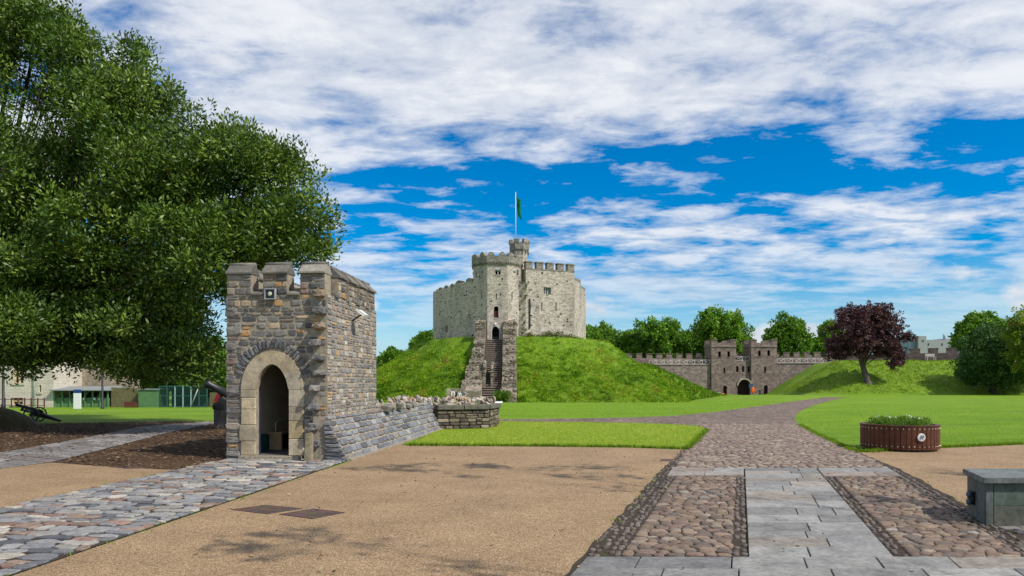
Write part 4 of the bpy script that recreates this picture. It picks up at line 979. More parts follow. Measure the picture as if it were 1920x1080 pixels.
        if k == 0:
            q = ops[3]; mb = MB(); mb.box(q[0]+.01, q[1]-.01, .2, .26, q[2], q[2]+(q[3]-q[2])*.6); mb.build('shutter', M_REDWOOD, f)
            q = ops[4]; mb = MB(); c = q[5]
            for A, B in ((q[0]-.2, q[0]-.005), (q[1]+.005, q[1]+.2)): mb.box(A, B, -.05, .3, q[2], c)
            ip = arch_pts(q[0]-.005, q[1]+.005, c, q[3]+.005, 'point'); op = arch_pts(q[0]-.2, q[1]+.2, c, q[3]+.25, 'point')
            for j in range(8): mb.hexa([(ip[j][0], -.05, ip[j][1]), (op[j][0], -.05, op[j][1]), (op[j+1][0], -.05, op[j+1][1]), (ip[j+1][0], -.05, ip[j+1][1])], [(ip[j][0], .3, ip[j][1]), (op[j][0], .3, op[j][1]), (op[j+1][0], .3, op[j+1][1]), (ip[j+1][0], .3, ip[j+1][1])])
            mb.build('door_surround', plain('pale door stone', (.5, .48, .44), .8, .2), f)
            mb = MB(); mb.box(q[0]+.05, q[1]-.05, .5, .56, q[2], q[2]+.75); mb.build('door_gate', M_BLACK, f)
            mb = MB(); u, zz = hit(928.5, 608, w0, w1); mb.lathe([(.12, -.1), (.14, 0), (.08, .12)], 10, (u, -.14, zz)); mb.build('lamp', M_WHITE, f)
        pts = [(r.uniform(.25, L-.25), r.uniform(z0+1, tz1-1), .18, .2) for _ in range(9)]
        shade_block_mass('putlog_shade', f, [p for p in pts if not any(q[0]-.4 < p[0] < q[1]+.4 and q[2]-.5 < p[1] < q[3]+.5 for q in ops)], M_SHADE)
        # corbel table, parapet, worn merlons
        mb = MB(); x = .05
        while x < L-.1: mb.box(x, x+.16, -.2, .0, -.22, 0); x += .32
        tag(mb.build('corbels', M_KEEPTOP, f, (0, 0, tz1)), kind='stuff')
        e = .085; mb = MB(); mb.box(-e, L+e, -.205, .35, .003, .85); pr = mb.build('parapet', M_KEEPTOP, f, (0, 0, tz1))
        x = .0
        for w in (.95, .9):
            mb = MB(); worn_merlon(mb, r, 0, w, -.2, .345, 0, r.uniform(.6, .78), .3); mb.build('merlon', M_KEEPTOP, pr, (x, 0, .848)); x += w+.55
    mb = MB(); mb.lathe([(R*.96, 16.6), (R*.96, 17.0)], 8); mb.build('tower_roof', M_LEAD, tw)
    # stair turret behind
    tu = empty('stair_turret', (XatD(973.5, 98.2)-base[0], 98.2-base[1], 0), 0, t); rr = 1.28
    mb = MB(); mb.lathe([(rr, 7), (rr, 20.2)], 8, smooth=False); mb.build('shaft', M_KEEP, tu, rot=(0, 0, .39))
    mb = MB(); mb.lathe([(rr, 20.0), (rr*1.16, 20.35), (rr*1.16, 21.15)], 8, smooth=False); hd = mb.build('head', M_KEEPTOP, tu, rot=(0, 0, .39))
    mb = MB(); 
    for k in range(16): a = 2*math.pi*k/16; mb.M = Matrix.Rotation(a, 4, 'Z'); mb.box(rr*.98, rr*1.12, -.09, .09, 19.75, 20.05)
    mb.M = None; tag(mb.build('corbels', M_KEEPTOP, tu), kind='stuff')
    for k in range(6):
        mb = MB(); mb.M = Matrix.Rotation(k*math.pi/3+.2, 4, 'Z'); mb.box(rr*.78, rr*1.12, -.38, .38, 21.152, 21.75); mb.build('merlon', M_KEEPTOP, tu)
    # flagpole and flag
    fp_ = empty('flagpole', (XatD(967, 98.2), 98.2, 21.0)); tag(fp_, 'white flagpole on the turret of the keep', 'flagpole')
    mb = MB(); mb.tube([(0, 0, 0), (0, 0, 7.45)], [.055, .04], 8); mb.build('pole', M_WHITE, fp_)
    mb = MB(); mb.lathe([(.02, 7.44), (.09, 7.5), (.02, 7.6)], 8); mb.build('finial', M_WHITE, fp_)
    nx, nz = 5, 16; Vv = []
    for j in range(nz):
        for i in range(nx):
            u, v = i/(nx-1), j/(nz-1); w = .62*(1-.25*v)
            Vv.append((.10+u*w+.30*v*v, -.16*math.sin(u*9+v*5)*u-.1*u, 7.0-2.95*v-u*.55+.12*math.sin(v*7)))
    Fc = [(j*nx+i, j*nx+i+1, (j+1)*nx+i+1, (j+1)*nx+i) for j in range(nz-1) for i in range(nx-1)]
    fl = ob('flag', rawmesh('flag', Vv, Fc, plain('green flag cloth', (.004, .15, .05), .8, .1), smooth=True), None, (XatD(967, 98.2), 98.2, 21.0)); tag(fl, 'drooping green flag on the keep flagpole', 'flag')
    sol = fl.modifiers.new('thickness', 'SOLIDIFY'); sol.thickness = .02
    return t
keep()

# ------------------------------------------------------------------ the stairway up the mound
def stairway():
    r = random.Random(95); t = empty('stone_stairway', (-2.35, 78, 0)); tag(t, 'long straight stone stairway between ruined walls climbing the mound', 'stairs')
    n = 32; y0, y1, z0, z1 = 0.0, 14.4, -1.3, 7.35
    for k in range(n):
        u = k/n; y = y0+(y1-y0)*u; z = z0+(z1-z0)*(k+1)/n; w = 1.05+.12*u
        mb = MB(); dz = (z1-z0)/n; mb.box(-w, w, y-.05, y+(y1-y0)/n+.3, z-.11, z); st = mb.build('step', plain('lightened step', (.25, .205, .17), .85, .2, var=.4), t)  # tread colour lighter than the riser, as if catching the light
        mb = MB(); mb.box(-w+.004, w-.004, y+.07, y+(y1-y0)/n+.3, z-dz-.3, z-.112); mb.build('riser', plain('shaded riser', (.10, .085, .072), .9, .1, var=.4), st)  # riser colour darkened to paint the shade below each tread
    mb = MB(); mb.box(-1.3, 1.3, 14.2, 17.5, 5.0, 7.34); mb.build('landing', M_STAIRWALL, t)
    def wall(xa, xb, segs, nm):
        for (ya, yb, h) in segs:
            ya, yb = ya*14.4/17.4, yb*14.4/17.4; zz = z0+(z1-z0)*(ya+yb)/2/14.4; mb = MB()
            top = zz+h; m = 4
            for j in range(m):
                q0 = ya+(yb-ya)*j/m; q1 = ya+(yb-ya)*(j+1)/m; tp = top+(z1-z0)/14.4*(q0-ya-(yb-ya)/2)*.55+r.uniform(-.12, .12)
                mb.hexa([(xa, q0, zz-2.5), (xb, q0, zz-2.5), (xb, q1, zz-2.5), (xa, q1, zz-2.5)], [(xa+r.uniform(0, .06), q0, tp), (xb-r.uniform(0, .06), q0, tp), (xb-r.uniform(0, .06), q1, tp+r.uniform(0, .15)), (xa+r.uniform(0, .06), q1, tp+r.uniform(0, .15))])
            w_ = mb.build(nm, M_STAIRWALL, t); it = []
            for _ in range(46):                # weathered stones standing proud of the wall head and face
                q = r.random(); x = r.uniform(xa+.1, xb-.1); yy = ya+(yb-ya)*q; tp = top+(z1-z0)/14.4*(yy-(ya+yb)/2)*.55; s_ = r.uniform(.14, .34)
                c = pick(r, [(3, (.2, .165, .125)), (2, (.28, .235, .18)), (3, (.11, .092, .07)), (.6, (.38, .33, .27)), (.6, (.16, .16, .07))])
                if r.random() < .55: it.append((T_COB_A[r.randrange(10)], TRS((x, yy, tp), r.uniform(-.4, .4), (s_*1.3, s_, r.uniform(.05, .12))), c))
                else: it.append((T_BLK_A[r.randrange(14)], TRS((x, ya-.02, tp-(yy-ya)*.3-r.uniform(0, .9)), 0, (s_*1.3, r.uniform(.03, .08), s_*.55)), c))
            joined('wall_stones', it, M_STONE_A, w_)
    wall(1.16, 2.9, [(0, 2.6, 1.3), (2.6, 5.2, 1.5), (5.2, 7.6, 1.5), (7.6, 10.0, 1.6), (10.0, 12.6, 1.7), (12.6, 15.0, 1.85), (15.0, 17.2, 2.2)], 'flank_wall')
    for xa, sg in ((-3.55, (2.0, 4.6, 1.3)), (-3.2, (4.6, 7.6, 1.5)), (-2.95, (7.6, 10.4, 1.15)), (-2.75, (10.4, 13.2, 1.1)), (-2.6, (13.2, 16.2, 1.25))): wall(xa, -1.16, [sg], 'flank_wall')
    wall(-2.55, -1.15, [(16.3, 18.2, 2.5)], 'pier'); wall(1.25, 3.0, [(17.2, 18.4, 2.2)], 'pier')
    wall(-1.14, -.75, [(4.6, 8.2, 2.0)], 'ruined_stub'); wall(-.2, .1, [(4.6, 7.6, 1.9)], 'ruined_stub')
    mb = MB(); mb.hexa([(.95, -.1, -1.6), (2.4, -.1, -1.6), (2.4, 2.6, -1.6), (.95, 2.6, -1.6)], [(1.0, -.1, .35), (2.4, -.1, .55), (2.4, 2.6, 1.2), (1.0, 2.6, 1.0)]); mb.build('low_wall', M_STAIRWALL, t)
    mb = MB(); mb.hexa([(-2.9, -1.2, -1.6), (-1.1, -1.2, -1.6), (-1.1, 2.2, -1.6), (-2.9, 2.2, -1.6)], [(-2.9, -1.2, .75), (-1.1, -1.2, .7), (-1.1, 2.2, 1.3), (-2.9, 2.2, 1.35)]); mb.build('low_wall', M_STAIRWALL, t)
    # stone well-house with iron bars at the foot
    mb = MB(); wall_panel(mb, -4.9, -2.95, -1.6, .95, [(-4.0, -3.2, -1.3, .55)], .8, 2.4, -1.4); mb.poly([(-4.0, -.65, -1.3), (-3.2, -.65, -1.3), (-3.2, -.65, .55), (-4.0, -.65, .55)]); wh = mb.build('well_chamber', M_STAIRWALL, t)
    for k in range(6): mb = MB(); x = -3.93+k*.14; mb.tube([(x, -1.36, -1.3), (x, -1.36, .55)], .015, 5); mb.build('iron_bar', M_BLACK, wh)
stairway()
# bushes of ivy at the keep foot and the weeds there come with the trees

# ------------------------------------------------------------------ the gatehouse and curtain walls
GD = 125.0; GZ = -1.2
def gx(px): return XatD(px, GD)
def gz(py): return ZatD(py, GD)
def lattice(parent, x0, x1, z0, z1, y, name='lattice_rail'):
    n = max(1, round((x1-x0)/(z1-z0)/1.7)); mb = MB(); w = .04
    mb.box(x0, x1, y-.04, y+.04, z1-.09, z1); mb.box(x0, x1, y-.04, y+.04, z0, z0+.09)
    for k in range(n+1): x = x0+(x1-x0)*k/n; mb.box(x-.06, x+.06, y-.046, y+.046, z0-.2, z1+.02)
    for k in range(n):
        a, b = x0+(x1-x0)*k/n+.06, x0+(x1-x0)*(k+1)/n-.06
        for (p, q), yy in (((a, b), y-.02), ((b, a), y+.02)): mb.tube([(p, yy, z0+.05), (q, yy, z1-.05)], w, 4)
    return mb.build(name, M_LATTICE, parent)
def gatehouse():
    r = random.Random(101); t = empty('gatehouse', (0, GD, 0)); tag(t, 'reddish stone gatehouse with twin square towers and arched gate', 'gatehouse')
    def tower(xa, xb, ops, label):
        tw = empty('tower', (gx(xa), 0, 0), 0, t); L = gx(xb)-gx(xa); zt = gz(651)
        rel = [tuple((v-gx(xa) if i < 2 else v) for i, v in enumerate(o)) for o in ops]
        mb = MB(); wall_panel(mb, 0, L, GZ, zt, rel, .45, 4.5); mb.poly([(0, 4.5, GZ), (0, 4.5, zt), (L, 4.5, zt), (L, 4.5, GZ)]); w = mb.build('wall', M_GATE, tw)
        for q in rel:
            mb = MB(); mb.poly([(q[0], .43, q[2]), (q[1], .43, q[2]), (q[1], .43, q[3]), (q[0], .43, q[3])]); mb.build('door' if q[2] < 0 else 'window', M_DOORWOOD if q[2] < 0 else M_SHADE, w)
            if q[2] > 0: mb = MB(); mb.box(q[0]-.1, q[1]+.1, -.06, .1, q[2]-.16, q[2]-.003); mb.build('sill', M_GATE, w)
        mb = MB(); mb.box(-.1, L+.1, -.1, 4.6, zt+.002, zt+.2); mb.build('string_course', M_GATE, tw)
        h = gz(642.5)-zt
        mb = MB()
        for (a, b, c, d) in ((0, L, 0, .5), (0, L, 4.0, 4.5), (0, .5, .5, 4.0), (L-.5, L, .5, 4.0)): mb.box(a, b, c, d, zt+.203, zt+h)
        pr = mb.build('parapet', M_GATE, tw)
        for cx in (0, L-.95):
            for cy in (0, 3.55): mb = MB(); mb.box(cx-.04, cx+.99, cy-.04, cy+.99, zt+.204, gz(638)); mb.box(cx-.1, cx+1.05, cy-.1, cy+1.05, gz(638)+.001, gz(636.5)); mb.build('corner_merlon', M_GATE, pr)
        mb = MB(); mb.box(L*.42, L*.62, -.02, .52, zt+h+.001, zt+h+.25); mb.build('merlon', M_GATE, pr)
        mb = MB(); mb.box(.5, L-.5, .5, 4, zt-.2, zt+.22); mb.build('roof', M_LEAD, tw)
        return tw
    def o(a, b, c, d, k=None):
        q = (gx(a), gx(b), gz(d), gz(c)); return q+((k, q[3]-(q[1]-q[0])*.5) if k else ())
    tower(1334, 1380, [o(1346.8, 1351.8, 658.5, 669.3, 'round'), o(1363.8, 1368.8, 658.5, 669.3, 'round'), o(1356.5, 1360, 690, 699), o(1356, 1363, 723, 743.5, 'round')], '')
    tower(1408.5, 1456.5, [o(1421.6, 1426.6, 657, 667.5, 'round'), o(1438.8, 1444, 656.5, 667.3, 'round'), o(1432.8, 1436.6, 688, 697.5), o(1432.4, 1439.8, 722, 743.5, 'round')], '')
    c = empty('gate_range', (gx(1380), .5, 0), 0, t); L = gx(1408.5)-gx(1380); X0 = gx(1380)
    ops = [(gx(a)-X0, gx(b)-X0, gz(697.5), gz(686), 'round', gz(688.5)) for a, b in ((1382, 1386.6), (1393, 1397.6), (1403.6, 1408))]
    gate = (gx(1384.4)-X0, gx(1408.0)-X0, GZ, gz(711.5), 'round', gz(723))
    mb = MB(); wall_panel(mb, 0.002, L-.002, GZ, gz(676.5), ops+[gate], .8, 3.5); w = mb.build('wall', M_GATE, c)
    for q in ops: mb = MB(); mb.poly([(q[0], .7, q[2]), (q[1], .7, q[2]), (q[1], .7, q[3]), (q[0], .7, q[3])]); mb.build('window', M_SHADE, w)
    n = 9
    for k in range(n): mb = MB(); a = gate[0]+(gate[1]-gate[0])*k/n; mb.box(a+.008, a+(gate[1]-gate[0])/n-.008, .6, .7, GZ, gate[3]); mb.build('gate_plank', M_DOORWOOD, w)
    ip = arch_pts(gate[0], gate[1], gate[5], gate[3], 'round', 13); cxm = (gate[0]+gate[1])/2
    for k in range(12):
        q = [ip[k], ip[k+1]]; e = [(cxm+(x-cxm)*1.2, gate[5]+(z-gate[5])*1.24+.0) for x, z in q]; mb = MB()
        mb.hexa([(q[0][0], -.58, q[0][1]), (e[0][0], -.58, e[0][1]), (e[1][0], -.58, e[1][1]), (q[1][0], -.58, q[1][1])], [(q[0][0], .02, q[0][1]), (e[0][0], .02, e[0][1]), (e[1][0], .02, e[1][1]), (q[1][0], .02, q[1][1])])
        mb.build('voussoir', plain('pale arch stone', (.36, .32, .25), .85, .2), w)
    mb = MB(); mb.box(0, L, 2.2, 3.4, gz(676.5)+.002, gz(662)); mb.build('parapet', M_GATE, c)
    lattice(c, .05, L-.05, gz(676), gz(667.5), .25)
gatehouse()
def curtain(name, label, a, b, ztop, zwalk, rails=None, zbase=-1.5, mw=1.02, gap=.82):
    L = math.dist(a, b); an = math.atan2(b[1]-a[1], b[0]-a[0]); t = empty(name, (a[0], a[1], 0), an); tag(t, label, 'wall')
    mb = MB(); mb.box(0, L, 0, 2.6, zbase, zwalk); mb.build('wall', M_CURTAIN, t)
    mb = MB(); mb.box(0, L, -.08, .2, zwalk+.002, zwalk+.16); mb.build('ledge', M_GATE, t)
    mb = MB(); mb.box(0, L, 2.0, 2.6, zwalk+.003, ztop-.85); mb.build('parapet', M_GATE, t)
    x = .1
    while x < L-mw*.6:
        mb = MB(); w = min(mw, L-x); mb.box(x, x+w, 2.0, 2.6, ztop-.848, ztop-.1); mb.box(x-.06, x+w+.06, 1.93, 2.67, ztop-.098, ztop); mb.build('merlon', M_GATE, t); x += mw+gap
    if rails: lattice(t, rails[0], rails[1], zwalk+.17, zwalk+1.0, .1)
    return t, L
cw, L_ = curtain('curtain_wall', 'crenellated curtain wall between the mound and the gatehouse', px_pt(1120, 125.4), (gx(1333.6), 125.4), 6.95, 4.75, (9.4, 20.4))
cw, L_ = curtain('curtain_wall', 'crenellated curtain wall with white lattice rail leading to the copper beech', (gx(1457), 125.4), px_pt(1575, 124.6), 7.2, 5.0, (.2, 9.6))
cw, L_ = curtain('curtain_wall', 'low battlemented wall along the top of the long bank', px_pt(1576, 124.4), px_pt(1925, 109.5), 7.5, 5.4, None, 2.0, 1.5, 1.15)
mb = MB(); mb.box(22.3, 24.0, 1.2, 2.9, 4.8, 8.05); mb.box(22.2, 22.9, 1.1, 3.0, 8.052, 8.45); mb.box(23.4, 24.1, 1.1, 3.0, 8.053, 8.45); mb.build('turret', M_GATE, cw)

# rust coloured ivy stain stays in the wall as dead creeper on the curtain wall
# ------------------------------------------------------------------ small things by the gate
def bin_(name, label, px, D, w, h, mat, cat):
    t = empty(name, (XatD(px, D), D, land(XatD(px, D), D)-.0)); tag(t, label, cat)
    mb = MB(); mb.hexa([(-w*.42, -w*.4, 0), (w*.42, -w*.4, 0), (w*.42, w*.4, 0), (-w*.42, w*.4, 0)], [(-w/2, -w/2, h*.86), (w/2, -w/2, h*.86), (w/2, w/2, h*.86), (-w/2, w/2, h*.86)]); mb.build('body', mat, t)
    mb = MB(); mb.hexa([(-w*.54, -w*.54, h*.862), (w*.54, -w*.54, h*.862), (w*.54, w*.54, h*.862), (-w*.54, w*.54, h*.862)], [(-w*.4, -w*.42, h), (w*.4, -w*.42, h), (w*.4, w*.42, h), (-w*.4, w*.42, h)]); mb.build('lid', mat, t)
    return t
bin_('litter_bin', 'grey green litter bin in front of the gatehouse tower', 1346.5, 122, .8, 1.0, plain('grey green bin', (.16, .22, .17), .5), 'bin')
bin_('litter_bin', 'small orange bin by the arched tower door', 1354.5, 122, .55, .8, M_ORANGE, 'bin')
def buoy():
    D = 122; t = empty('lifebuoy_stand', (XatD(1411.5, D), D, land(30, D))); tag(t, 'orange lifebuoy housing on a post beside the gate arch', 'lifebuoy')
    mb = MB(); mb.tube([(0, .1, 0), (0, .1, 1.0)], .05, 6); mb.build('post', M_LEAD, t)
    mb = MB(); mb.M = Matrix.Translation((0, 0, 1.3)) @ Matrix.Rotation(math.pi/2, 4, 'X') @ Matrix.Diagonal((.8, 1.35, 1, 1)); mb.lathe([(.3, -.12), (.42, -.05), (.42, .05), (.28, .14)], 16); mb.build('housing', M_ORANGE, t)
    t = empty('notice_board', (XatD(1417.5, D), D+2.6, land(30, D))); tag(t, 'small blue and brown notice board beside the gate arch', 'notice')
    mb = MB(); mb.box(-.05, .05, 0, .05, 0, 1.9); mb.build('post', M_LEAD, t)
    mb = MB(); mb.box(-.35, .35, -.05, -.004, 1.75, 2.45); mb.build('panel', plain('blue panel', (.05, .09, .16), .5), t)
buoy()
def bench():
    D = 108.5; x = XatD(1745.5, D); t = empty('park_bench', (x, D, 5.2)); tag(t, 'pale bench on top of the long bank under the battlemented wall', 'bench')
    for k in range(3): mb = MB(); mb.box(-.75, .75, -.22+k*.15, -.1+k*.15, .42, .46); mb.build('seat_slat', M_LATTICE, t)
    for k in range(3): mb = MB(); mb.box(-.75, .75, .26, .3, .55+k*.13, .65+k*.13); mb.build('back_slat', M_LATTICE, t)
    for s in (-.65, .65):
        mb = MB(); mb.box(s-.04, s+.04, -.2, -.12, -.3, .419); mb.build('leg', M_LATTICE, t); mb = MB(); mb.box(s-.04, s+.04, .301, .36, -.3, .95); mb.build('leg', M_LATTICE, t)
bench()
def person(name, label, loc, rz, shirt, trousers, hair, lean=.1, h=1.7):
    k = h/1.72
    J = {'pel': (0, 0, .94), 'bel': (0, -.02-lean*.2, 1.1), 'che': (0, -lean*.6, 1.32), 'nek': (0, -lean*.85, 1.47), 'hd0': (0, -lean-.02, 1.57), 'hd1': (0, -lean-.02, 1.67),
         'shl': (-.18, -lean*.7, 1.40), 'ell': (-.25, -lean*.5+.02, 1.13), 'wrl': (-.22, -.16-lean, .95), 'hal': (-.21, -.21-lean, .89),
         'shr': (.18, -lean*.7, 1.40), 'elr': (.25, -lean*.5+.02, 1.13), 'wrr': (.2, -.2-lean, 1.0), 'har': (.19, -.26-lean, .96),
         'hil': (-.1, 0, .88), 'knl': (-.11, -.03, .5), 'anl': (-.12, .02, .08), 'tol': (-.13, -.15, .035),
         'hir': (.1, 0, .88), 'knr': (.11, -.05, .5), 'anr': (.13, 0, .08), 'tor': (.14, -.17, .035)}
    Rr = {'pel': .14, 'bel': .125, 'che': .14, 'nek': .06, 'hd0': .09, 'hd1': .085, 'shl': .07, 'ell': .048, 'wrl': .034, 'hal': .036, 'hil': .09, 'knl': .06, 'anl': .042, 'tol': .035}
    E = ['pel bel', 'bel che', 'che nek', 'nek hd0', 'hd0 hd1', 'che shl', 'shl ell', 'ell wrl', 'wrl hal', 'che shr', 'shr elr', 'elr wrr', 'wrr har', 'pel hil', 'hil knl', 'knl anl', 'anl tol', 'pel hir', 'hir knr', 'knr anr', 'anr tor']
    bm = bmesh.new(); sl = bm.verts.layers.skin.verify(); vs = {}
    for n_, c in J.items():
        v = bm.verts.new(Vector(c)*k); q = Rr.get(n_, Rr.get(n_[:-1]+'l', .05))*k; v[sl].radius = (q, q*.85); v[sl].use_root = n_ == 'pel'; vs[n_] = v
    for e in E: a, b = e.split(); bm.edges.new((vs[a], vs[b]))
    me = bpy.data.meshes.new(name); bm.to_mesh(me); bm.free(); o = ob(name, me); o.modifiers.new('skin', 'SKIN'); ss = o.modifiers.new('sub', 'SUBSURF'); ss.levels = 1; ss.render_levels = 1
    dg = bpy.context.evaluated_depsgraph_get(); m2 = bpy.data.meshes.new_from_object(o.evaluated_get(dg)); o.modifiers.clear(); o.data = m2; m2.materials.clear()
    for m in (M_SKIN, shirt, trousers, hair, M_BLACK): m2.materials.append(m)
    for p in m2.polygons:
        c = p.center/k; i = 1
        if c.z < .1: i = 4
        elif c.z < .97 and abs(c.x) < .2 and c.y > -.14-lean*.8: i = 2
        elif c.z > 1.62 or (c.z > 1.55 and c.y > -lean): i = 3
        elif c.z > 1.47 or (abs(c.x) > .17 and c.z < 1.14): i = 0
        p.material_index = i; p.use_smooth = True
    o.location = loc; o.rotation_euler = (0, 0, rz); return tag(o, label, 'person')
def people():
    d = 67.0; person('person', 'person in a pale shirt standing by the foot of the stairway', (XatD(861, d), d, land(-5, d)), .6, plain('pale shirt', (.55, .6, .66), .8), plain('dark trousers', (.03, .035, .05), .8), plain('brown hair', (.14, .07, .04), .8), .12, 1.5)
    d = 67.6; person('person', 'person in a grey shirt leaning beside the stairway foot', (XatD(873, d), d, land(-5, d)), -.8, plain('grey shirt', (.33, .31, .34), .8), plain('dark trousers', (.03, .035, .05), .8), plain('black hair', (.03, .025, .025), .8), .3, 1.62)
    d = 121; person('person', 'person in dark clothes standing before the gatehouse', (XatD(1424.5, d), d, land(XatD(1424, d), d)), 0, plain('black coat', (.02, .02, .025), .8), plain('dark trousers', (.03, .035, .05), .8), plain('black hair', (.03, .025, .025), .8), .05, 1.65)
    d = 67; t = empty('notice', (XatD(849.5, d), d, land(-5, d))); tag(t, 'small white picture notice on a post by the stairway foot', 'notice')
    mb = MB(); mb.tube([(0, 0, 0), (0, 0, 1.0)], .025, 6); mb.build('post', M_BLACK, t)
    mb = MB(); mb.box(-.19, .19, -.02, .02, 1.0, 1.4); pn = mb.build('panel', M_WHITE, t)
    mb = MB(); mb.box(-.06, .07, -.024, -.021, 1.04, 1.28); mb.build('picture', plain('notice picture', (.35, .12, .06), .7), pn)
    d = 38; t = empty('information_lectern', (XatD(930, d), d, 0), -.5); tag(t, 'tilted white information lectern beyond the ruined wall corner', 'sign')
    mb = MB(); mb.tube([(0, 0, 0), (0, 0, .5)], .03, 6); mb.build('leg', M_LEAD, t)
    mb = MB(); mb.M = Matrix.Translation((0, 0, .52)) @ Matrix.Rotation(.35, 4, 'X'); mb.box(-.32, .32, -.2, .2, -.02, .02); mb.build('panel', M_WHITE, t)
people()
# far white building and slate roof beyond the walls
def far_buildings():
    D = 210; t = empty('office_building', (XatD(1752, D), D, 0)); tag(t, 'white modern flat roofed building rising behind the battlemented wall', 'building')
    x = lambda p: XatD(p, D)-XatD(1752, D); z = lambda p: ZatD(p, D)
    wm = plain('white render', (.29, .295, .30), .7, .2, var=.1)
    mb = MB(); wall_panel(mb, x(1722), x(1737), 0, z(630), [(x(1728), x(1729.6), z(642), z(637)), (x(1730.4), x(1732), z(642), z(637))], .3, 10); mb.build('stair_tower', wm, t)
    ops = [(x(1737+4+k*6.4), x(1737+7+k*6.4), z(648), z(643.5)) for k in (0, 4)]
    mb = MB(); wall_panel(mb, x(1737)+.01, x(1800), 0, z(637), ops, .3, 12, .5); w = mb.build('wall', wm, t)
    for q in ops: mb = MB(); mb.poly([(q[0], .78, q[2]), (q[1], .78, q[2]), (q[1], .78, q[3]), (q[0], .78, q[3])]); mb.build('window', M_GLASS, w)
    mb = MB(); mb.box(x(1711), x(1722)-.01, 1, 9, 0, z(632)); mb.build('glass_wing', plain('blue glass', (.12, .17, .22), .2, .6), t)
    mb = MB(); mb.box(x(1780), x(1802), 2, 9, z(637)+.002, z(634)); mb.build('roof_plant', M_LEAD, t)
    mb = MB(); mb.tube([(x(1786), 4, z(634)), (x(1786), 4, z(625))], .35, 8); mb.build('chimney_flue', M_LEAD, t)
    D = 150; t = empty('far_house', (XatD(708, D), D, -1)); tag(t, 'dark slate roof showing between the hut and the mound', 'building')
    mb = MB(); mb.box(-8, 3.2, 0, 8, 0, 4.6); mb.build('wall', M_OLDWALL, t)
    mb = MB(); L = [(-8.3, -.4, 4.602), (-8.3, 8.4, 4.602), (-8.3, 4, 7.0)]; Rr = [(3.5, y, zz) for _, y, zz in L]; i = [mb.vert(p) for p in L+Rr]
    for f in ((0, 1, 2), (5, 4, 3), (0, 3, 4, 1), (1, 4, 5, 2), (2, 5, 3, 0)): mb.face([i[k] for k in f])
    mb.build('roof', plain('slate roof', (.085, .085, .09), .6), t)
far_buildings()
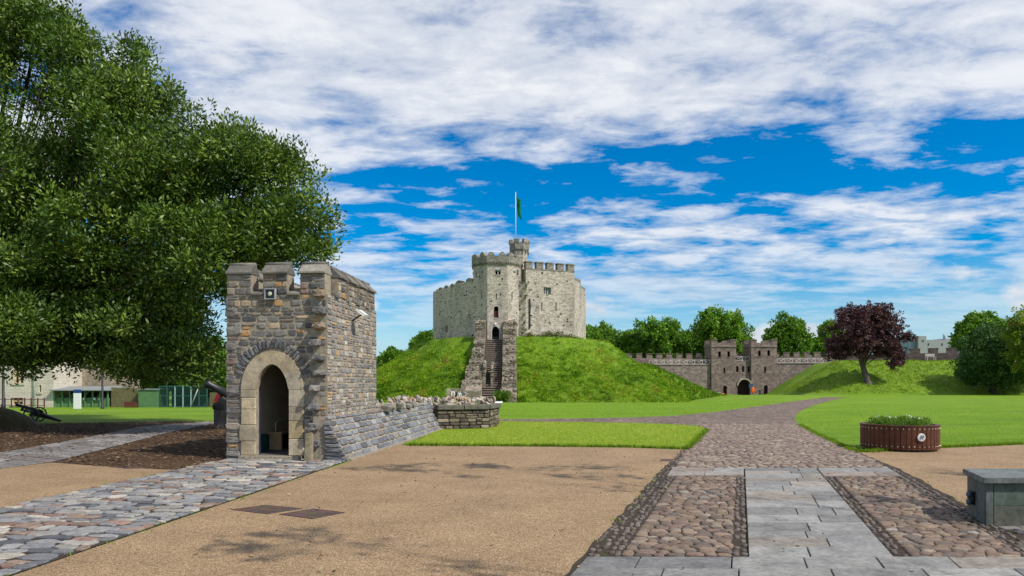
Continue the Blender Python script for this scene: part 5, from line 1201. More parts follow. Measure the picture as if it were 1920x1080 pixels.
# ------------------------------------------------------------------ left side: house, old wall, sheds, cannon
LD = 75.0; LZ = land(-50, LD)
def lx(px): return XatD(px, LD)
def lz(py): return ZatD(py, LD)
def house():
    t = empty('stone_house', (lx(100), LD, LZ)); tag(t, 'pale ashlar house with tall mullioned window behind the great tree', 'house')
    X = lambda p: lx(p)-lx(100); Z = lambda p: lz(p)-LZ
    ops = [(X(25), X(44), Z(718), Z(640)), (X(-90), X(-70), Z(718), Z(640)), (X(73), X(77), Z(735), Z(722)), (X(22), X(43), Z(758), Z(746))]
    mb = MB(); wall_panel(mb, X(-330), 0, 0, Z(520), ops, .35, 9.0); mb.poly([(0, 9, 0), (0, 9, Z(520)), (X(-330), 9, Z(520)), (X(-330), 9, 0)]); w = mb.build('wall', M_HOUSE, t)
    for q in ops:
        wd = empty('window', (0, 0, 0), 0, w)
        n = 2; b = (q[1]-q[0])
        for k in range(n):
            for j in range(2):
                mb = MB(); a0 = q[0]+b*k/n+.05; a1 = q[0]+b*(k+1)/n-.05; h = (q[3]-q[2]); c0 = q[2]+h*j/2+.05; c1 = q[2]+h*(j+1)/2-.05
                mb.poly([(a0, .3, c0), (a1, .3, c0), (a1, .3, c1), (a0, .3, c1)]); mb.build('pane', M_GLASS, wd)
        mb = MB(); fr = plain('cream stone frame', (.58, .46, .26), .8)
        for a, c in ((q[0], q[0]+.12), (q[1]-.12, q[1]), ((q[0]+q[1])/2-.06, (q[0]+q[1])/2+.06)): mb.box(a, c, .12, .34, q[2], q[3])
        mb.box(q[0]+.12, q[1]-.12, .13, .33, (q[2]+q[3])/2-.06, (q[2]+q[3])/2+.06); mb.build('frame', fr, wd)
        mb = MB(); mb.box(q[0]-.15, q[1]+.15, -.1, .1, q[2]-.2, q[2]-.003); mb.build('sill', M_HOUSE, wd)
    mb = MB(); mb.box(X(-330), .05, -.12, .0, 0, Z(741)); 
    mb = MB(); mb.tube([(X(66), -.15, 0), (X(66), -.15, Z(520))], .09, 8); mb.build('drainpipe', M_WHITE, t)
    mb = MB(); L = [(X(-330)-.3, -.5, Z(520)+.002), (X(-330)-.3, 9.5, Z(520)+.002), (X(-330)-.3, 4.5, Z(520)+4)]; i = [mb.vert(p) for p in L+[(.4, y, z) for _, y, z in L]]
    for f in ((0, 1, 2), (5, 4, 3), (0, 3, 4, 1), (1, 4, 5, 2), (2, 5, 3, 0)): mb.face([i[k] for k in f])
    mb.build('roof', plain('slate roof', (.085, .085, .09), .6), t)
    rl = empty('iron_railing', (lx(-60), LD-1.2, LZ)); tag(rl, 'maroon iron railing along the foot of the pale house', 'railing')
    Lr = lx(97)-lx(-60); mb = MB(); mb.box(0, Lr, -.03, .03, .85, .92); mb.build('top_rail', M_MAROON, rl); mb = MB(); mb.box(0, Lr, -.03, .03, .2, .26); mb.build('bottom_rail', M_MAROON, rl)
    for k in range(14): mb = MB(); x = Lr*k/13; mb.box(x-.05, x+.05, -.05, .05, 0, 1.05); mb.build('post', M_MAROON, rl)
    ow = empty('old_wall', (lx(100), LD+5, LZ)); tag(ow, 'old tan rubble wall rising behind the green shed', 'wall')
    mb = MB(); q = [0, .2, .45, .7, 1.0]; zt = [Z(676), Z(680), Z(690), Z(700), Z(712)]; Lw = lx(255)*1.07-lx(100)
    for k in range(4): mb.hexa([(Lw*q[k], 0, 0), (Lw*q[k+1], 0, 0), (Lw*q[k+1], 1, 0), (Lw*q[k], 1, 0)], [(Lw*q[k], 0, zt[k]), (Lw*q[k+1], 0, zt[k+1]), (Lw*q[k+1], 1, zt[k+1]), (Lw*q[k], 1, zt[k])])
    mb.build('wall', M_OLDWALL, ow)
house()
def sheds():
    X = lambda p, o=100: lx(p)-lx(o); Z = lambda p: lz(p)-LZ
    s = empty('open_shed', (lx(101), LD, LZ)); tag(s, 'low green open fronted shed with braced posts and grey roof', 'shed')
    L = lx(204)-lx(101)
    for k in range(8): mb = MB(); x = .06+(L-.2)*k/7; mb.box(x-.06, x+.06, 0, .12, 0, Z(732)); p = mb.build('post', M_GREEN, s)
    for k in range(4): mb = MB(); x = .3+(L-1)*k/3.4; mb.tube([(x, .06, Z(745)), (x+.6, .06, Z(732))], .05, 4); mb.build('brace', M_GREEN, s)
    for k in range(22): mb = MB(); x = L*k/22; mb.box(x+.01, x+L/22-.01, .13, .17, 0, Z(746)); mb.build('board', M_GREEN, s)
    mb = MB(); mb.box(0, L, 2.6, 2.8, 0, Z(733)); mb.build('back_wall', plain('shed dark boards', (.03, .04, .03), .8), s)
    mb = MB(); mb.hexa([(-.2, -.5, Z(733)+.02), (L+.2, -.5, Z(733)+.02), (L+.2, 3, Z(733)+.02), (-.2, 3, Z(733)+.02)], [(-.2, -.5, Z(731)), (L+.2, -.5, Z(731)), (L+.2, 3, Z(724.5)), (-.2, 3, Z(724.5))]); mb.build('roof', plain('grey felt roof', (.2, .22, .21), .8), s)
    nb = plain('white card', (.75, .75, .72), .6, var=.05)
    for k, px in enumerate((157, 175.5, 186.5)):
        o = MB(); o.box(-.14, .14, -.03, 0, -.13, .13); tag(o.build('paper_notice', nb, None, (lx(px), LD+.10, lz(748))), ('small white notice on the green shed, next to the information sign', 'small white notice on the green shed between the two other notices', 'small white notice on the green shed, behind the lamp post')[k], 'notice', 'white notices on the green shed')
    f = empty('board_fence', (lx(205), LD+.3, LZ)); tag(f, 'weathered olive board fence beside the green shed', 'fence'); L = lx(263)-lx(205); r = random.Random(5)
    for k in range(18): mb = MB(); x = L*k/18; mb.box(x+.006, x+L/18-.006, r.uniform(0, .02), .05, 0, Z(727)+r.uniform(-.04, .04)); mb.build('board', M_FENCEW, f)
    hb = empty('green_hut', (lx(263), LD-.4, LZ)); tag(hb, 'windowless green board hut beside the mesh cages', 'hut'); L = lx(300)-lx(263)
    mb = MB(); mb.box(.0, L, .05, 2.4, 0, Z(731)); mb.build('body', M_GREEN, hb)
    for k in range(12): mb = MB(); x = L*k/12; mb.box(x+.008, x+L/12-.008, 0, .048, 0, Z(731)); mb.build('board', M_GREEN, hb)
    mb = MB(); mb.box(-.1, L+.1, -.1, 2.5, Z(731)+.002, Z(729)); mb.build('roof', plain('grey felt roof', (.2, .22, .21), .8), hb)
    c = empty('aviary_cage', (lx(300.5), LD-.3, LZ)); tag(c, 'dark green mesh aviary cages with pale posts', 'cage'); L = lx(390)-lx(300.5)
    for k in range(7): mb = MB(); x = L*k/6; mb.box(x-.05, x+.05, 0, .1, 0, Z(724.5)); mb.build('post', plain('pale green post', (.25, .38, .36), .5) if k in (2, 3, 4) else M_DKGREEN, c)
    for zz in (Z(742), Z(725), .1): mb = MB(); mb.box(0, L, .02, .08, zz-.05, zz+.05); mb.build('rail', M_DKGREEN, c)
    mb = MB(); mb.tube([(L*.67, .0, .1), (L*.83, 0, Z(726))], .05, 5); mb.build('brace', M_LATTICE, c)
    mb = MB(); n = 60
    for k in range(n): x = L*k/n; mb.box(x-.006, x+.006, .045, .055, 0, Z(725))
    for k in range(14): zz = Z(725)*k/14; mb.box(0, L, .046, .054, zz-.006, zz+.006)
    tag(mb.build('mesh_wire', M_DKGREEN, c), kind='stuff')
    mb = MB(); mb.box(0, L, 2.8, 2.9, 0, Z(725)); mb.build('back_panel', plain('cage back', (.02, .045, .04), .8), c)
    mb = MB(); mb.box(0, L, 0, 2.9, Z(724.5)+.002, Z(723.6)); mb.build('roof', M_DKGREEN, c)
    f = empty('board_fence', (lx(391), LD+.3, LZ)); tag(f, 'weathered olive board fence beyond the aviary cages', 'fence'); L = lx(450)-lx(391)
    for k in range(18): mb = MB(); x = L*k/18; mb.box(x+.006, x+L/18-.006, 0, .05, 0, Z(736)); mb.build('board', M_FENCEW, f)
    b = empty('wooden_trough', (lx(251), LD-.6, LZ)); tag(b, 'red brown wooden trough at the foot of the board fence', 'trough')
    for k in range(3): mb = MB(); mb.box(-.6, .6, -.25, -.2, .05+k*.2, .24+k*.2); mb.build('plank', plain('red brown planks', (.12, .035, .025), .7), b)
    mb = MB(); mb.box(-.6, .6, -.198, .2, .05, .5); mb.build('body', plain('red brown planks', (.12, .035, .025), .7), b)
    d = 68.0; s = empty('information_sign', (XatD(145, d), d, land(-45, d))); tag(s, 'upright white information sign with a blue heading on the lawn', 'sign'); k = d/F
    mb = MB(); mb.box(-9*k/1.3, 9*k/1.3, -.04, .04, .05, 2.0-.35); mb.build('panel', M_WHITE, s); mb = MB(); mb.box(-9*k/1.3, 9*k/1.3, -.045, .045, 1.652, 2.0); mb.build('heading', plain('blue heading', (.015, .05, .2), .5), s)
    mb = MB(); mb.box(-.3, .3, -.15, .15, 0, .05); mb.build('foot', M_BLACK, s)
    for px, d, lab in ((6, 52, 'slim dark lamp post on the lawn before the pale house'), (192, 60, 'slim dark lamp post on the lawn before the green shed')):
        x = XatD(px, d); z = land(x, d); s = empty('lamp_post', (x, d, z)); tag(s, lab, 'lamp post')
        mb = MB(); mb.lathe([(.16, 0), (.15, .5), (.09, .6), (.075, 3.6), (.05, 3.65)], 10); mb.build('column', M_BLACK, s)
        mb = MB(); mb.box(-.35, .35, -.025, .025, 3.1, 3.15); mb.build('ladder_bar', M_BLACK, s)
        mb = MB(); mb.lathe([(.1, 3.65), (.2, 4.05), (.22, 4.08), (.05, 4.3), (.02, 4.4)], 6, smooth=False); mb.build('lantern', M_GLASS, s)
sheds()
def gun(name, label, loc, rz, elev, sc=1.0):
    t = empty(name, loc, rz); tag(t, label, 'cannon'); t.scale = (sc, sc, sc)
    A = Matrix.Translation((0, 0, .95)) @ Matrix.Rotation(elev, 4, 'Y')        # barrel points along -x, muzzle up
    mb = MB(); mb.M = A @ Matrix.Rotation(-math.pi/2, 4, 'Y'); mb.lathe([(.05, -.62), (.1, -.6), (.16, -.5), (.17, -.3), (.15, .2), (.12, .9), (.105, 1.35), (.13, 1.38), (.13, 1.5), (.075, 1.505), (.07, 1.2)], 16); mb.build('barrel', M_BLACK, t)
    mb = MB(); mb.M = A; mb.box(-.9, .5, -.09, .09, -.32, -.17); mb.build('recoil_cradle', M_BLACK, t)
    mb = MB(); mb.M = A; mb.box(-1.02, -.9, -.1, .1, -.36, -.12); mb.build('cradle_cap', plain('red paint', (.2, .015, .015), .5), t)
    for s in (-1, 1):
        w = empty('wheel', (0, s*.55, .6), 0, t)
        mb = MB(); mb.M = Matrix.Rotation(math.pi/2, 4, 'X'); n = 28
        ri = [[mb.vert((r_*math.cos(2*math.pi*j/n), r_*math.sin(2*math.pi*j/n), z)) for j in range(n)] for r_, z in ((.6, -.04), (.6, .04), (.51, .04), (.51, -.04))]
        for k in range(4):
            for j in range(n): mb.face((ri[k][j], ri[k][(j+1) % n], ri[(k+1) % 4][(j+1) % n], ri[(k+1) % 4][j]))
        mb.build('rim', M_BLACK, w)
        for k in range(12): mb = MB(); a = math.pi*2*k/12; mb.tube([(0, 0, 0), (.53*math.cos(a), 0, .53*math.sin(a))], .022, 5); mb.build('spoke', M_BLACK, w)
        mb = MB(); mb.M = Matrix.Rotation(math.pi/2, 4, 'X'); mb.lathe([(.1, -.1), (.1, .1)], 12); mb.build('hub', M_BLACK, w)
        mb = MB(); mb.hexa([(.0, s*.2-.05, .5), (1.9, s*.1-.05, .0), (1.9, s*.1+.05, .0), (.0, s*.2+.05, .5)], [(.0, s*.2-.05, .95), (1.9, s*.1-.05, .16), (1.9, s*.1+.05, .16), (.0, s*.2+.05, .95)]); mb.build('trail', M_BLACK, t)
    mb = MB(); mb.tube([(0, -.6, .6), (0, .6, .6)], .05, 8); mb.build('axle', M_BLACK, t)
    return t
p = P(404, 735, 21.0); gun('field_gun', 'black field gun with raised barrel behind the stone hut', (p.x+1.05, 21.0, .0), 0.0, math.radians(27), 1.0)
gun('field_gun', 'low black gun lying by the roots of the great tree', (XatD(66, 29), 29.0, 0), math.radians(6), math.radians(17), .52)
def pillar():
    x, d = XatD(411.5, 25.0), 25.0; t = empty('stone_pillar', (x, d, 0)); tag(t, 'short dark stone pillar with rounded cap behind the hut', 'pillar')
    mb = MB(); mb.box(-.15, .15, -.15, .15, 0, .68); ob('shaft', bevelled(mb, 'shaft', M_ASH, .015), t, color=(.14, .12, .10))
    mb = MB(); mb.lathe([(.23, .68), (.24, .8), (.2, .9), (.08, .97)], 14); mb.build('cap', M_ASH, t, color=(.08, .07, .06))
pillar()
# ------------------------------------------------------------------ planter, plinth, covers
def planter():
    x, y = XatD(1686, 17.1), 17.1; R, H = .83, .62; t = empty('round_planter', (x, y, 0)); tag(t, 'round red brown wooden planter full of green plants on gravel', 'planter')
    mb = MB(); mb.lathe([(R*.86, .0), (R*.86, .07)], 32, smooth=False); mb.build('base', M_BLACK, t)
    r = random.Random(4); n = 46; sm = stone('stained timber', 'obj', sc=6, rough=.55, bmp=.3, lichen=0)
    mb = MB(); w = 2*R*math.tan(math.pi/n)-.006; mb.hexa([(-w*.485, -.03, 0), (w*.485, -.03, 0), (w*.485, 0, 0), (-w*.485, 0, 0)], [(-w/2, -.035, H-.06), (w/2, -.035, H-.06), (w/2, 0, H-.06), (-w/2, 0, H-.06)])
    me = bevelled(mb, 'stave', sm, .004)
    for k in range(n): a = 2*math.pi*k/n; ob('stave', me, t, (R*math.sin(a), -R*math.cos(a), .055), (0, 0, a), color=(lambda k: (.11*k, .04*k, .022*k))(r.uniform(.88, 1.12)))
    mb = MB(); nn = 48
    ring = [[mb.vert((q*math.cos(2*math.pi*j/nn), q*math.sin(2*math.pi*j/nn), z)) for j in range(nn)] for q, z in ((R+.045, H-.006), (R+.045, H+.012), (R-.06, H+.012), (R-.06, H-.006))]
    for k in range(4):
        for j in range(nn): mb.face((ring[k][j], ring[k][(j+1) % nn], ring[(k+1) % 4][(j+1) % nn], ring[(k+1) % 4][j]))
    mb.build('rim', plain('planter rim', (.10, .03, .022), .5), t)
    mb = MB(); mb.lathe([(R-.05, H-.12), (R-.05, H-.06)], 32); mb.build('soil', M_MULCH, t)
    mb = MB()
    for k in range(n):
        a = 2*math.pi*(k+.0)/n
        for z in (.13, .55): mb.M = Matrix.Rotation(a, 4, 'Z') @ Matrix.Translation((0, -R-.036, z)) @ Matrix.Rotation(math.pi/2, 4, 'X'); mb.lathe([(.013, -.004), (.013, .004), (.006, .008)], 6)
    mb.M = None; tag(mb.build('bolt_heads', plain('steel bolts', (.75, .68, .5), .3, .6, 1.0), t), kind='stuff')
    a = math.radians(2); em = empty('emblem', (R*math.sin(a), -R*math.cos(a)-.05, .36), a, t)
    mb = MB(); mb.M = Matrix.Rotation(math.pi/2, 4, 'X'); mb.lathe([(.095, -.012), (.095, .006), (.086, .012), (.084, .012)], 24); mb.build('disc', plain('pale disc', (.62, .62, .6), .4), em)
    dk = plain('emblem grey', (.12, .125, .13), .5)
    mb = MB()                                   # a small beast-like crest in dark grey
    for (cx, cz, sx, sz, ro) in ((-.005, .0, .05, .018, .3), (.035, .03, .022, .02, .8), (-.045, -.02, .028, .01, -.7), (-.01, .035, .03, .012, 1.2), (.02, -.035, .01, .028, .1), (-.025, -.04, .01, .026, -.2), (.05, .012, .016, .008, 0)):
        mb.M = Matrix.Translation((cx, -.0145, cz)) @ Matrix.Rotation(ro, 4, 'Y') @ Matrix.Diagonal((sx, 1, sz, 1)); q = [mb.vert((math.cos(2*math.pi*j/8), 0, math.sin(2*math.pi*j/8))) for j in range(8)]; mb.face(q)
    mb.M = None; mb.build('crest', dk, em)
    leaves('foliage', None, [(Vector((R*.8*math.sqrt(random.random())*math.cos(q), R*.8*math.sqrt(random.random())*math.sin(q), H-.02+random.uniform(0, .11))), .11) for q in [random.uniform(0, 6.28) for _ in range(190)]], 26, .07, .022, [(.09, .19, .02), (.13, .24, .025), (.17, .27, .035), (.07, .15, .018)], M_LEAF, t, up=.9)
    mb = MB(); rr = random.Random(8)
    for k in range(14):
        q = rr.uniform(0, 6.28); s = R*.75*math.sqrt(rr.random()); mb.M = Matrix.Translation((s*math.cos(q), s*math.sin(q), H+.12+rr.uniform(.02, .1))) @ Matrix.Rotation(rr.uniform(-.8, .8), 4, 'X'); mb.lathe([(.004, -.012), (.022, .0), (.012, .008)], 6)
    mb.M = None; tag(mb.build('flowers', plain('white flowers', (.72, .62, .66), .7, var=.2), t), kind='stuff')
def leaves(name, loc, clusters, per, ll, lw, pal, mat, parent=None, up=.25, seed=1, flat=0.0, droop=0.0):
    r = np.random.default_rng(seed); n = len(clusters); C = np.array([c[0][:] for c in clusters]); S = np.array([c[1] for c in clusters])
    pal = np.array(pal); cc = pal[r.integers(0, len(pal), n)]*r.uniform(.8, 1.2, (n, 1))
    d = r.normal(size=(n, per, 3)); d /= np.linalg.norm(d, axis=2, keepdims=True); rad = r.uniform(.25, 1, (n, per, 1))**.6
    pos_ = C[:, None]+d*rad*S[:, None, None]*np.array((1, 1, 1-flat))
    t = d+np.array((0, 0, up-droop))+r.normal(size=d.shape)*.45; t /= np.linalg.norm(t, axis=2, keepdims=True)
    s_ = np.cross(t, r.normal(size=d.shape)); s_ /= np.linalg.norm(s_, axis=2, keepdims=True)
    L = ll*r.uniform(.65, 1.25, (n, per, 1)); W = lw*r.uniform(.7, 1.25, (n, per, 1))
    q = np.stack([pos_-t*L*.5, pos_+s_*W*.5+t*L*.05, pos_+t*L*.5, pos_-s_*W*.5+t*L*.05], 2).reshape(-1, 3)
    col = np.repeat((cc[:, None]*r.uniform(.75, 1.25, (n, per, 1))).reshape(-1, 3), 4, 0)
    me = rawmesh(name, q, np.arange(len(q)).reshape(-1, 4), mat, col); o = ob(name, me, parent); o['kind'] = 'stuff'; return o
planter()
def plinth():
    fx, fy = XatD(1850, 7.94), 7.94; t = empty('stone_plinth', (fx, fy, 0), 0.0); tag(t, 'grey stone clad plinth with overhanging slab top on gravel', 'plinth')
    W, D_, H = 1.9, .72, .50; r = random.Random(3); c = plain('plinth core', (.1, .1, .095), .9)
    mb = MB(); mb.box(.012, W-.012, .012, D_-.012, 0, H-.002); mb.build('core', c, t)
    pm = stone('plinth slate', 'obj', sc=3.5, rough=.6, bmp=.15, lichen=.3, dist=.006, spots=(.16, .165, .15))
    def panel(x0, x1, z0, z1, side=None):
        mb = MB(); w = x1-x0; h = z1-z0; mb.box(-w/2+.003, w/2-.003, 0, .03, -h/2+.003, h/2-.003); me = bevelled(mb, 'panel', pm, .003)
        col = tuple(v*r.uniform(.85, 1.15) for v in (.11, .112, .105))
        if side is None: ob('panel', me, t, ((x0+x1)/2, -.018, (z0+z1)/2), color=col)
        else: ob('panel', me, t, (-.018, (x0+x1)/2, (z0+z1)/2), (0, 0, -math.pi/2), color=col)
    panel(-.016, .075, 0, H)
    for a, b in ((.075, .95), (.95, W)):
        for c0, c1 in ((0, .235), (.235, H)): panel(a, b, c0, c1)
    for a, b in ((.014, .36), (.36, D_)): panel(a, b, 0, H, 1)
    for k in range(2):
        mb = MB(); w = (W+.12)/2; mb.box(-w/2+.003, w/2-.003, -.07, D_+.06, 0, .065); ob('top_slab', bevelled(mb, 'top_slab', pm, .006, 2), t, (-.06+w*(k+.5), 0, H+.001), color=(.14, .15, .14))
    bx = empty('socket_box', (-.05, .42, .26), 0, t)
    mb = MB(); mb.box(-.015, .015, -.05, .05, -.08, .08); mb.build('housing', M_BLACK, bx)
    for z in (-.05, .04): mb = MB(); mb.M = Matrix.Translation((-.015, 0, z)) @ Matrix.Rotation(-math.pi/2, 4, 'Y'); mb.lathe([(.035, 0), (.035, .03), (.02, .04)], 12); mb.build('socket', plain('blue grey plug', (.06, .08, .11), .4), bx)
    for o in list(t.children):                 # the block is skewed like the path beside it
        if o.type == 'MESH':
            me = o.data.copy(); me.transform(o.matrix_basis)
            for v in me.vertices: v.co.x += .37*v.co.y
            o.data = me; o.matrix_basis = Matrix.Identity(4)
        else: o.location.x += .37*o.location.y
plinth()
def pavers():
    bed = sheet('brick_paving', [(5.45, 5.9), (9.5, 5.9), (9.5, 7.88), (5.45, 7.88)], .012, M_BED); bed['label'] = 'grey brick paving at the foot of the stone plinth'; r = random.Random(9)
    mb = MB(); mb.box(-.105, .105, -.052, .052, -.03, .0); me = bevelled(mb, 'paver', M_COBBLE, .006)
    y = 5.96; row = 0
    while y < 7.85:
        x = 5.56+(.105 if row % 2 else 0)
        while x < 7.6: ob('paver', me, bed, (x, y, .034+r.uniform(-.002, .002)), color=pick(r, [(1, (.14, .13, .125)), (1, (.18, .165, .155)), (1, (.115, .105, .1))])); x += .218
        y += .112; row += 1
pavers()
def covers():
    m = stone('cover infill', 'obj', sc=16, rough=.8, bmp=.8, lichen=.1)
    def cov(pts, lab):
        cx = sum(p[0] for p in pts)/4; cy = sum(p[1] for p in pts)/4; t = empty('access_cover', (cx, cy, .008)); tag(t, lab, 'access cover')
        q = [(x-cx, y-cy) for x, y in pts]; ar = sum(q[i][0]*q[(i+1) % 4][1]-q[(i+1) % 4][0]*q[i][1] for i in range(4))
        if ar < 0: q = q[::-1]
        mb = MB()
        for a, b in zip(q, q[1:]+q[:1]): mb.hexa([(*a, 0), (*b, 0), (b[0]*.94, b[1]*.94, 0), (a[0]*.94, a[1]*.94, 0)], [(*a, .006), (*b, .006), (b[0]*.94, b[1]*.94, .006), (a[0]*.94, a[1]*.94, .006)])
        mb.build('frame', plain('cover frame', (.06, .045, .04), .6, .3), t)
        k = 3; bi = lambda u, v: tuple((q[0][i]*(1-u)*(1-v)+q[1][i]*u*(1-v)+q[2][i]*u*v+q[3][i]*(1-u)*v)*.93 for i in (0, 1)); r = random.Random(int(cx*10))
        for i in range(k):
            for j in range(k):
                e = .02; c = [bi((i+e)/k, (j+e)/k), bi((i+1-e)/k, (j+e)/k), bi((i+1-e)/k, (j+1-e)/k), bi((i+e)/k, (j+1-e)/k)]; mb = MB(); mb.hexa([(*p_, .0) for p_ in c], [(*p_, .004+r.uniform(0, .002)) for p_ in c]); mb.build('infill_tile', m, t, color=tuple(v*r.uniform(.8, 1.2) for v in (.095, .06, .052)))
    cov([G(433, 957), G(497, 948.5), G(567, 955), G(500, 965.5)], 'dark inset cover in the gravel, the one beside the crazy paving')
    cov([G(523, 966), G(588, 955.5), G(648, 962.5), G(585, 974.5)], 'dark inset cover in the gravel, the one farther from the crazy paving')
    cov([G(1240, 862), G(1280, 862.5), G(1278, 866), G(1238, 865.5)], 'small dark drain cover in gravel beside the cobbled path edge')
    cov([G(205, 876.5), G(245, 875.5), G(282, 878), G(240, 880)], 'small dark drain cover in gravel below the bark mulch')
covers()
# ------------------------------------------------------------------ trees
def grow(name, label, base, trunk_h, trunk_r, lobes, n_clusters, per, cl_r, ll, lw, pal, mat=None, bark=None, seed=1, group=None, cat='tree', limbs=None, up=.2, droop=0.0, shell=.55, flat=0.0, lean=(0, 0), twigs=True, nl=3):
    """trunk and limbs as one tapered branching mesh, crown as many leaves gathered in sprays round the twig ends.
    lobes: (centre, (rx, ry, rz)) in world space"""
    r = random.Random(seed); b = Vector(base); t = empty(name, b); tag(t, label, cat, group)
    top = b+Vector((lean[0], lean[1], trunk_h)); mb = MB()
    pts = [Vector((0, 0, -.4)), Vector((0, 0, .0)), Vector((lean[0]*.1, lean[1]*.1, trunk_h*.12)), Vector((lean[0]*.5, lean[1]*.5, trunk_h*.55)), top-b]
    mb.tube(pts, [trunk_r*1.9, trunk_r*1.6, trunk_r*1.1, trunk_r*.9, trunk_r*.7], 12)
    clusters = []; ends = []
    vol = [l[1][0]*l[1][1]+l[1][0]*l[1][2] for l in lobes]; tot = sum(vol)
    for (c, rad), v in zip(lobes, vol):
        c = Vector(c); st = b+Vector((lean[0]*.6, lean[1]*.6, trunk_h*r.uniform(.55, 1.0)))
        mid = st.lerp(c, .5)+Vector((r.uniform(-.12, .12)*rad[0], r.uniform(-.12, .12)*rad[1], rad[2]*r.uniform(-.05, .25)))
        r0 = trunk_r*.42*min(1, (v/max(vol))**.7)
        mb.tube([st-b, mid-b, c-b], [r0, r0*.65, r0*.35], 7)
        k = max(4, int(n_clusters*v/tot)); sub = []
        for j in range(max(3, k//22)):
            while True:
                d = Vector((r.gauss(0, 1), r.gauss(0, 1), r.gauss(0, 1)))
                if d.length > .1: break
            d.normalize(); e = c+Vector((d.x*rad[0], d.y*rad[1], d.z*rad[2]))*r.uniform(.7, .98); s0 = mid.lerp(c, r.uniform(.2, 1))
            m2 = s0.lerp(e, .55)+Vector((r.uniform(-.1, .1)*rad[0], r.uniform(-.1, .1)*rad[1], rad[2]*.1))
            if twigs: mb.tube([s0-b, m2-b, e-b], [r0*.3, r0*.2, r0*.06], 5, cap=False)
            sub.append((s0, m2, e))
        for j in range(k):
            if sub and r.random() < .55:
                s0, m2, e = sub[r.randrange(len(sub))]; q = r.random()**.6
                p_ = (s0.lerp(m2, q*2) if q < .5 else m2.lerp(e, q*2-1))+Vector((r.gauss(0, .13)*rad[0], r.gauss(0, .13)*rad[1], r.gauss(0, .13)*rad[2]))
            else:
                d = Vector((r.gauss(0, 1), r.gauss(0, 1), r.gauss(0, 1))); d.normalize(); q = 1-(1-shell)*r.random()**1.3
                nz = 1+.30*mnoise.noise(c+d*2.1)
                p_ = c+Vector((d.x*rad[0], d.y*rad[1], d.z*rad[2]))*q*nz
            clusters.append((p_-b, cl_r*r.uniform(.65, 1.3)))
    mb.build('trunk', bark or M_BARK, t)
    cr = leaves('crown', None, clusters, per, ll, lw, pal, mat or M_LEAF, t, up=up, seed=seed, droop=droop, flat=flat); del cr['kind']
    return t
grow_dark = [('leafy_tree', 'dark tree massed behind the board fence and green hut', 270, 665, 105, 41), ('leafy_tree', 'dark tree massed behind the old tan wall', 190, 650, 108, 44), ('leafy_tree', 'tree filling the gap behind the end of the aviary cages', 335, 672, 103, 47)]
GREENS = [(.045, .095, .012), (.065, .125, .015), (.085, .15, .018), (.035, .075, .012), (.055, .11, .014)]
OAKS = [(.058, .112, .012), (.085, .148, .014), (.12, .19, .02), (.16, .225, .028), (.04, .082, .011), (.07, .128, .014)]
def lobe(px, py, D, rpx, rpy=None, ry=None):
    k = D/F; rpy = rpy or rpx; return (P(px, py, D), (rpx*k, ry if ry else (rpx+rpy)/2*k, rpy*k))
M_OAKLEAF = leaf_mat('oak leaves', .2, .45, .35)
def sublobes(lobes, n, seed):
    r = random.Random(seed); out = []
    for c, rad in lobes:
        out.append((c, tuple(v*.74 for v in rad)))
        for k in range(n):
            d = Vector((r.gauss(0, 1), r.gauss(0, 1)-.35, r.gauss(0, 1)+.15)); d.normalize(); s = r.uniform(.30, .46)
            out.append((c+Vector((d.x*rad[0], d.y*rad[1], d.z*rad[2]))*.72, (rad[0]*s, rad[1]*s, rad[2]*s*.8)))
    return out
# the great evergreen tree on the left
oak_l = [lobe(60, 110, 24, 115, 125, 2.6), lobe(120, 50, 23.5, 70, 60, 1.8), lobe(30, 40, 24, 80, 70, 2.0), lobe(150, 130, 23.5, 80, 70, 1.8), lobe(190, 230, 23, 130, 120, 2.4), lobe(330, 290, 22.5, 120, 105, 2.2), lobe(470, 360, 22, 115, 95, 2.0), lobe(545, 345, 22.5, 65, 75, 1.5), lobe(560, 430, 22, 66, 70, 1.5), lobe(40, 330, 22.5, 130, 140, 2.6), lobe(220, 430, 22, 150, 130, 2.6), lobe(400, 480, 21.5, 140, 110, 2.2),
         lobe(100, 540, 22, 150, 110, 2.4), lobe(280, 590, 22, 140, 90, 2.2), lobe(345, 640, 22.5, 95, 75, 1.6), lobe(30, 620, 23, 110, 70, 2.2), lobe(160, 640, 23.5, 90, 50, 1.8), lobe(-160, 250, 25, 190, 220, 4), lobe(-150, 500, 24, 180, 160, 3.6), lobe(-40, -40, 25, 160, 120, 3), lobe(255, 115, 23.5, 34, 40, .8),
         lobe(-330, 380, 27, 190, 260, 4), lobe(-20, 400, 29, 200, 220, 3.5), lobe(240, 400, 28, 200, 180, 3.0), lobe(440, 480, 26.5, 130, 110, 2.2), lobe(200, 560, 28, 180, 100, 2.6), lobe(300, 195, 23, 62, 48, 1.5), lobe(385, 245, 22.8, 70, 50, 1.6), lobe(250, 150, 23.3, 55, 50, 1.4), lobe(450, 300, 22.4, 80, 50, 1.6), lobe(590, 400, 22.2, 46, 60, 1.3), lobe(585, 470, 22, 48, 46, 1.3), lobe(500, 300, 22.4, 60, 46, 1.4), lobe(480, 440, 21.8, 100, 70, 1.8), lobe(275, 672, 22.5, 80, 46, 1.5), lobe(110, 655, 22.5, 95, 42, 1.6), lobe(20, 672, 22.5, 60, 34, 1.4), lobe(200, 655, 25, 120, 50, 1.8), lobe(350, 680, 24, 60, 36, 1.2)]
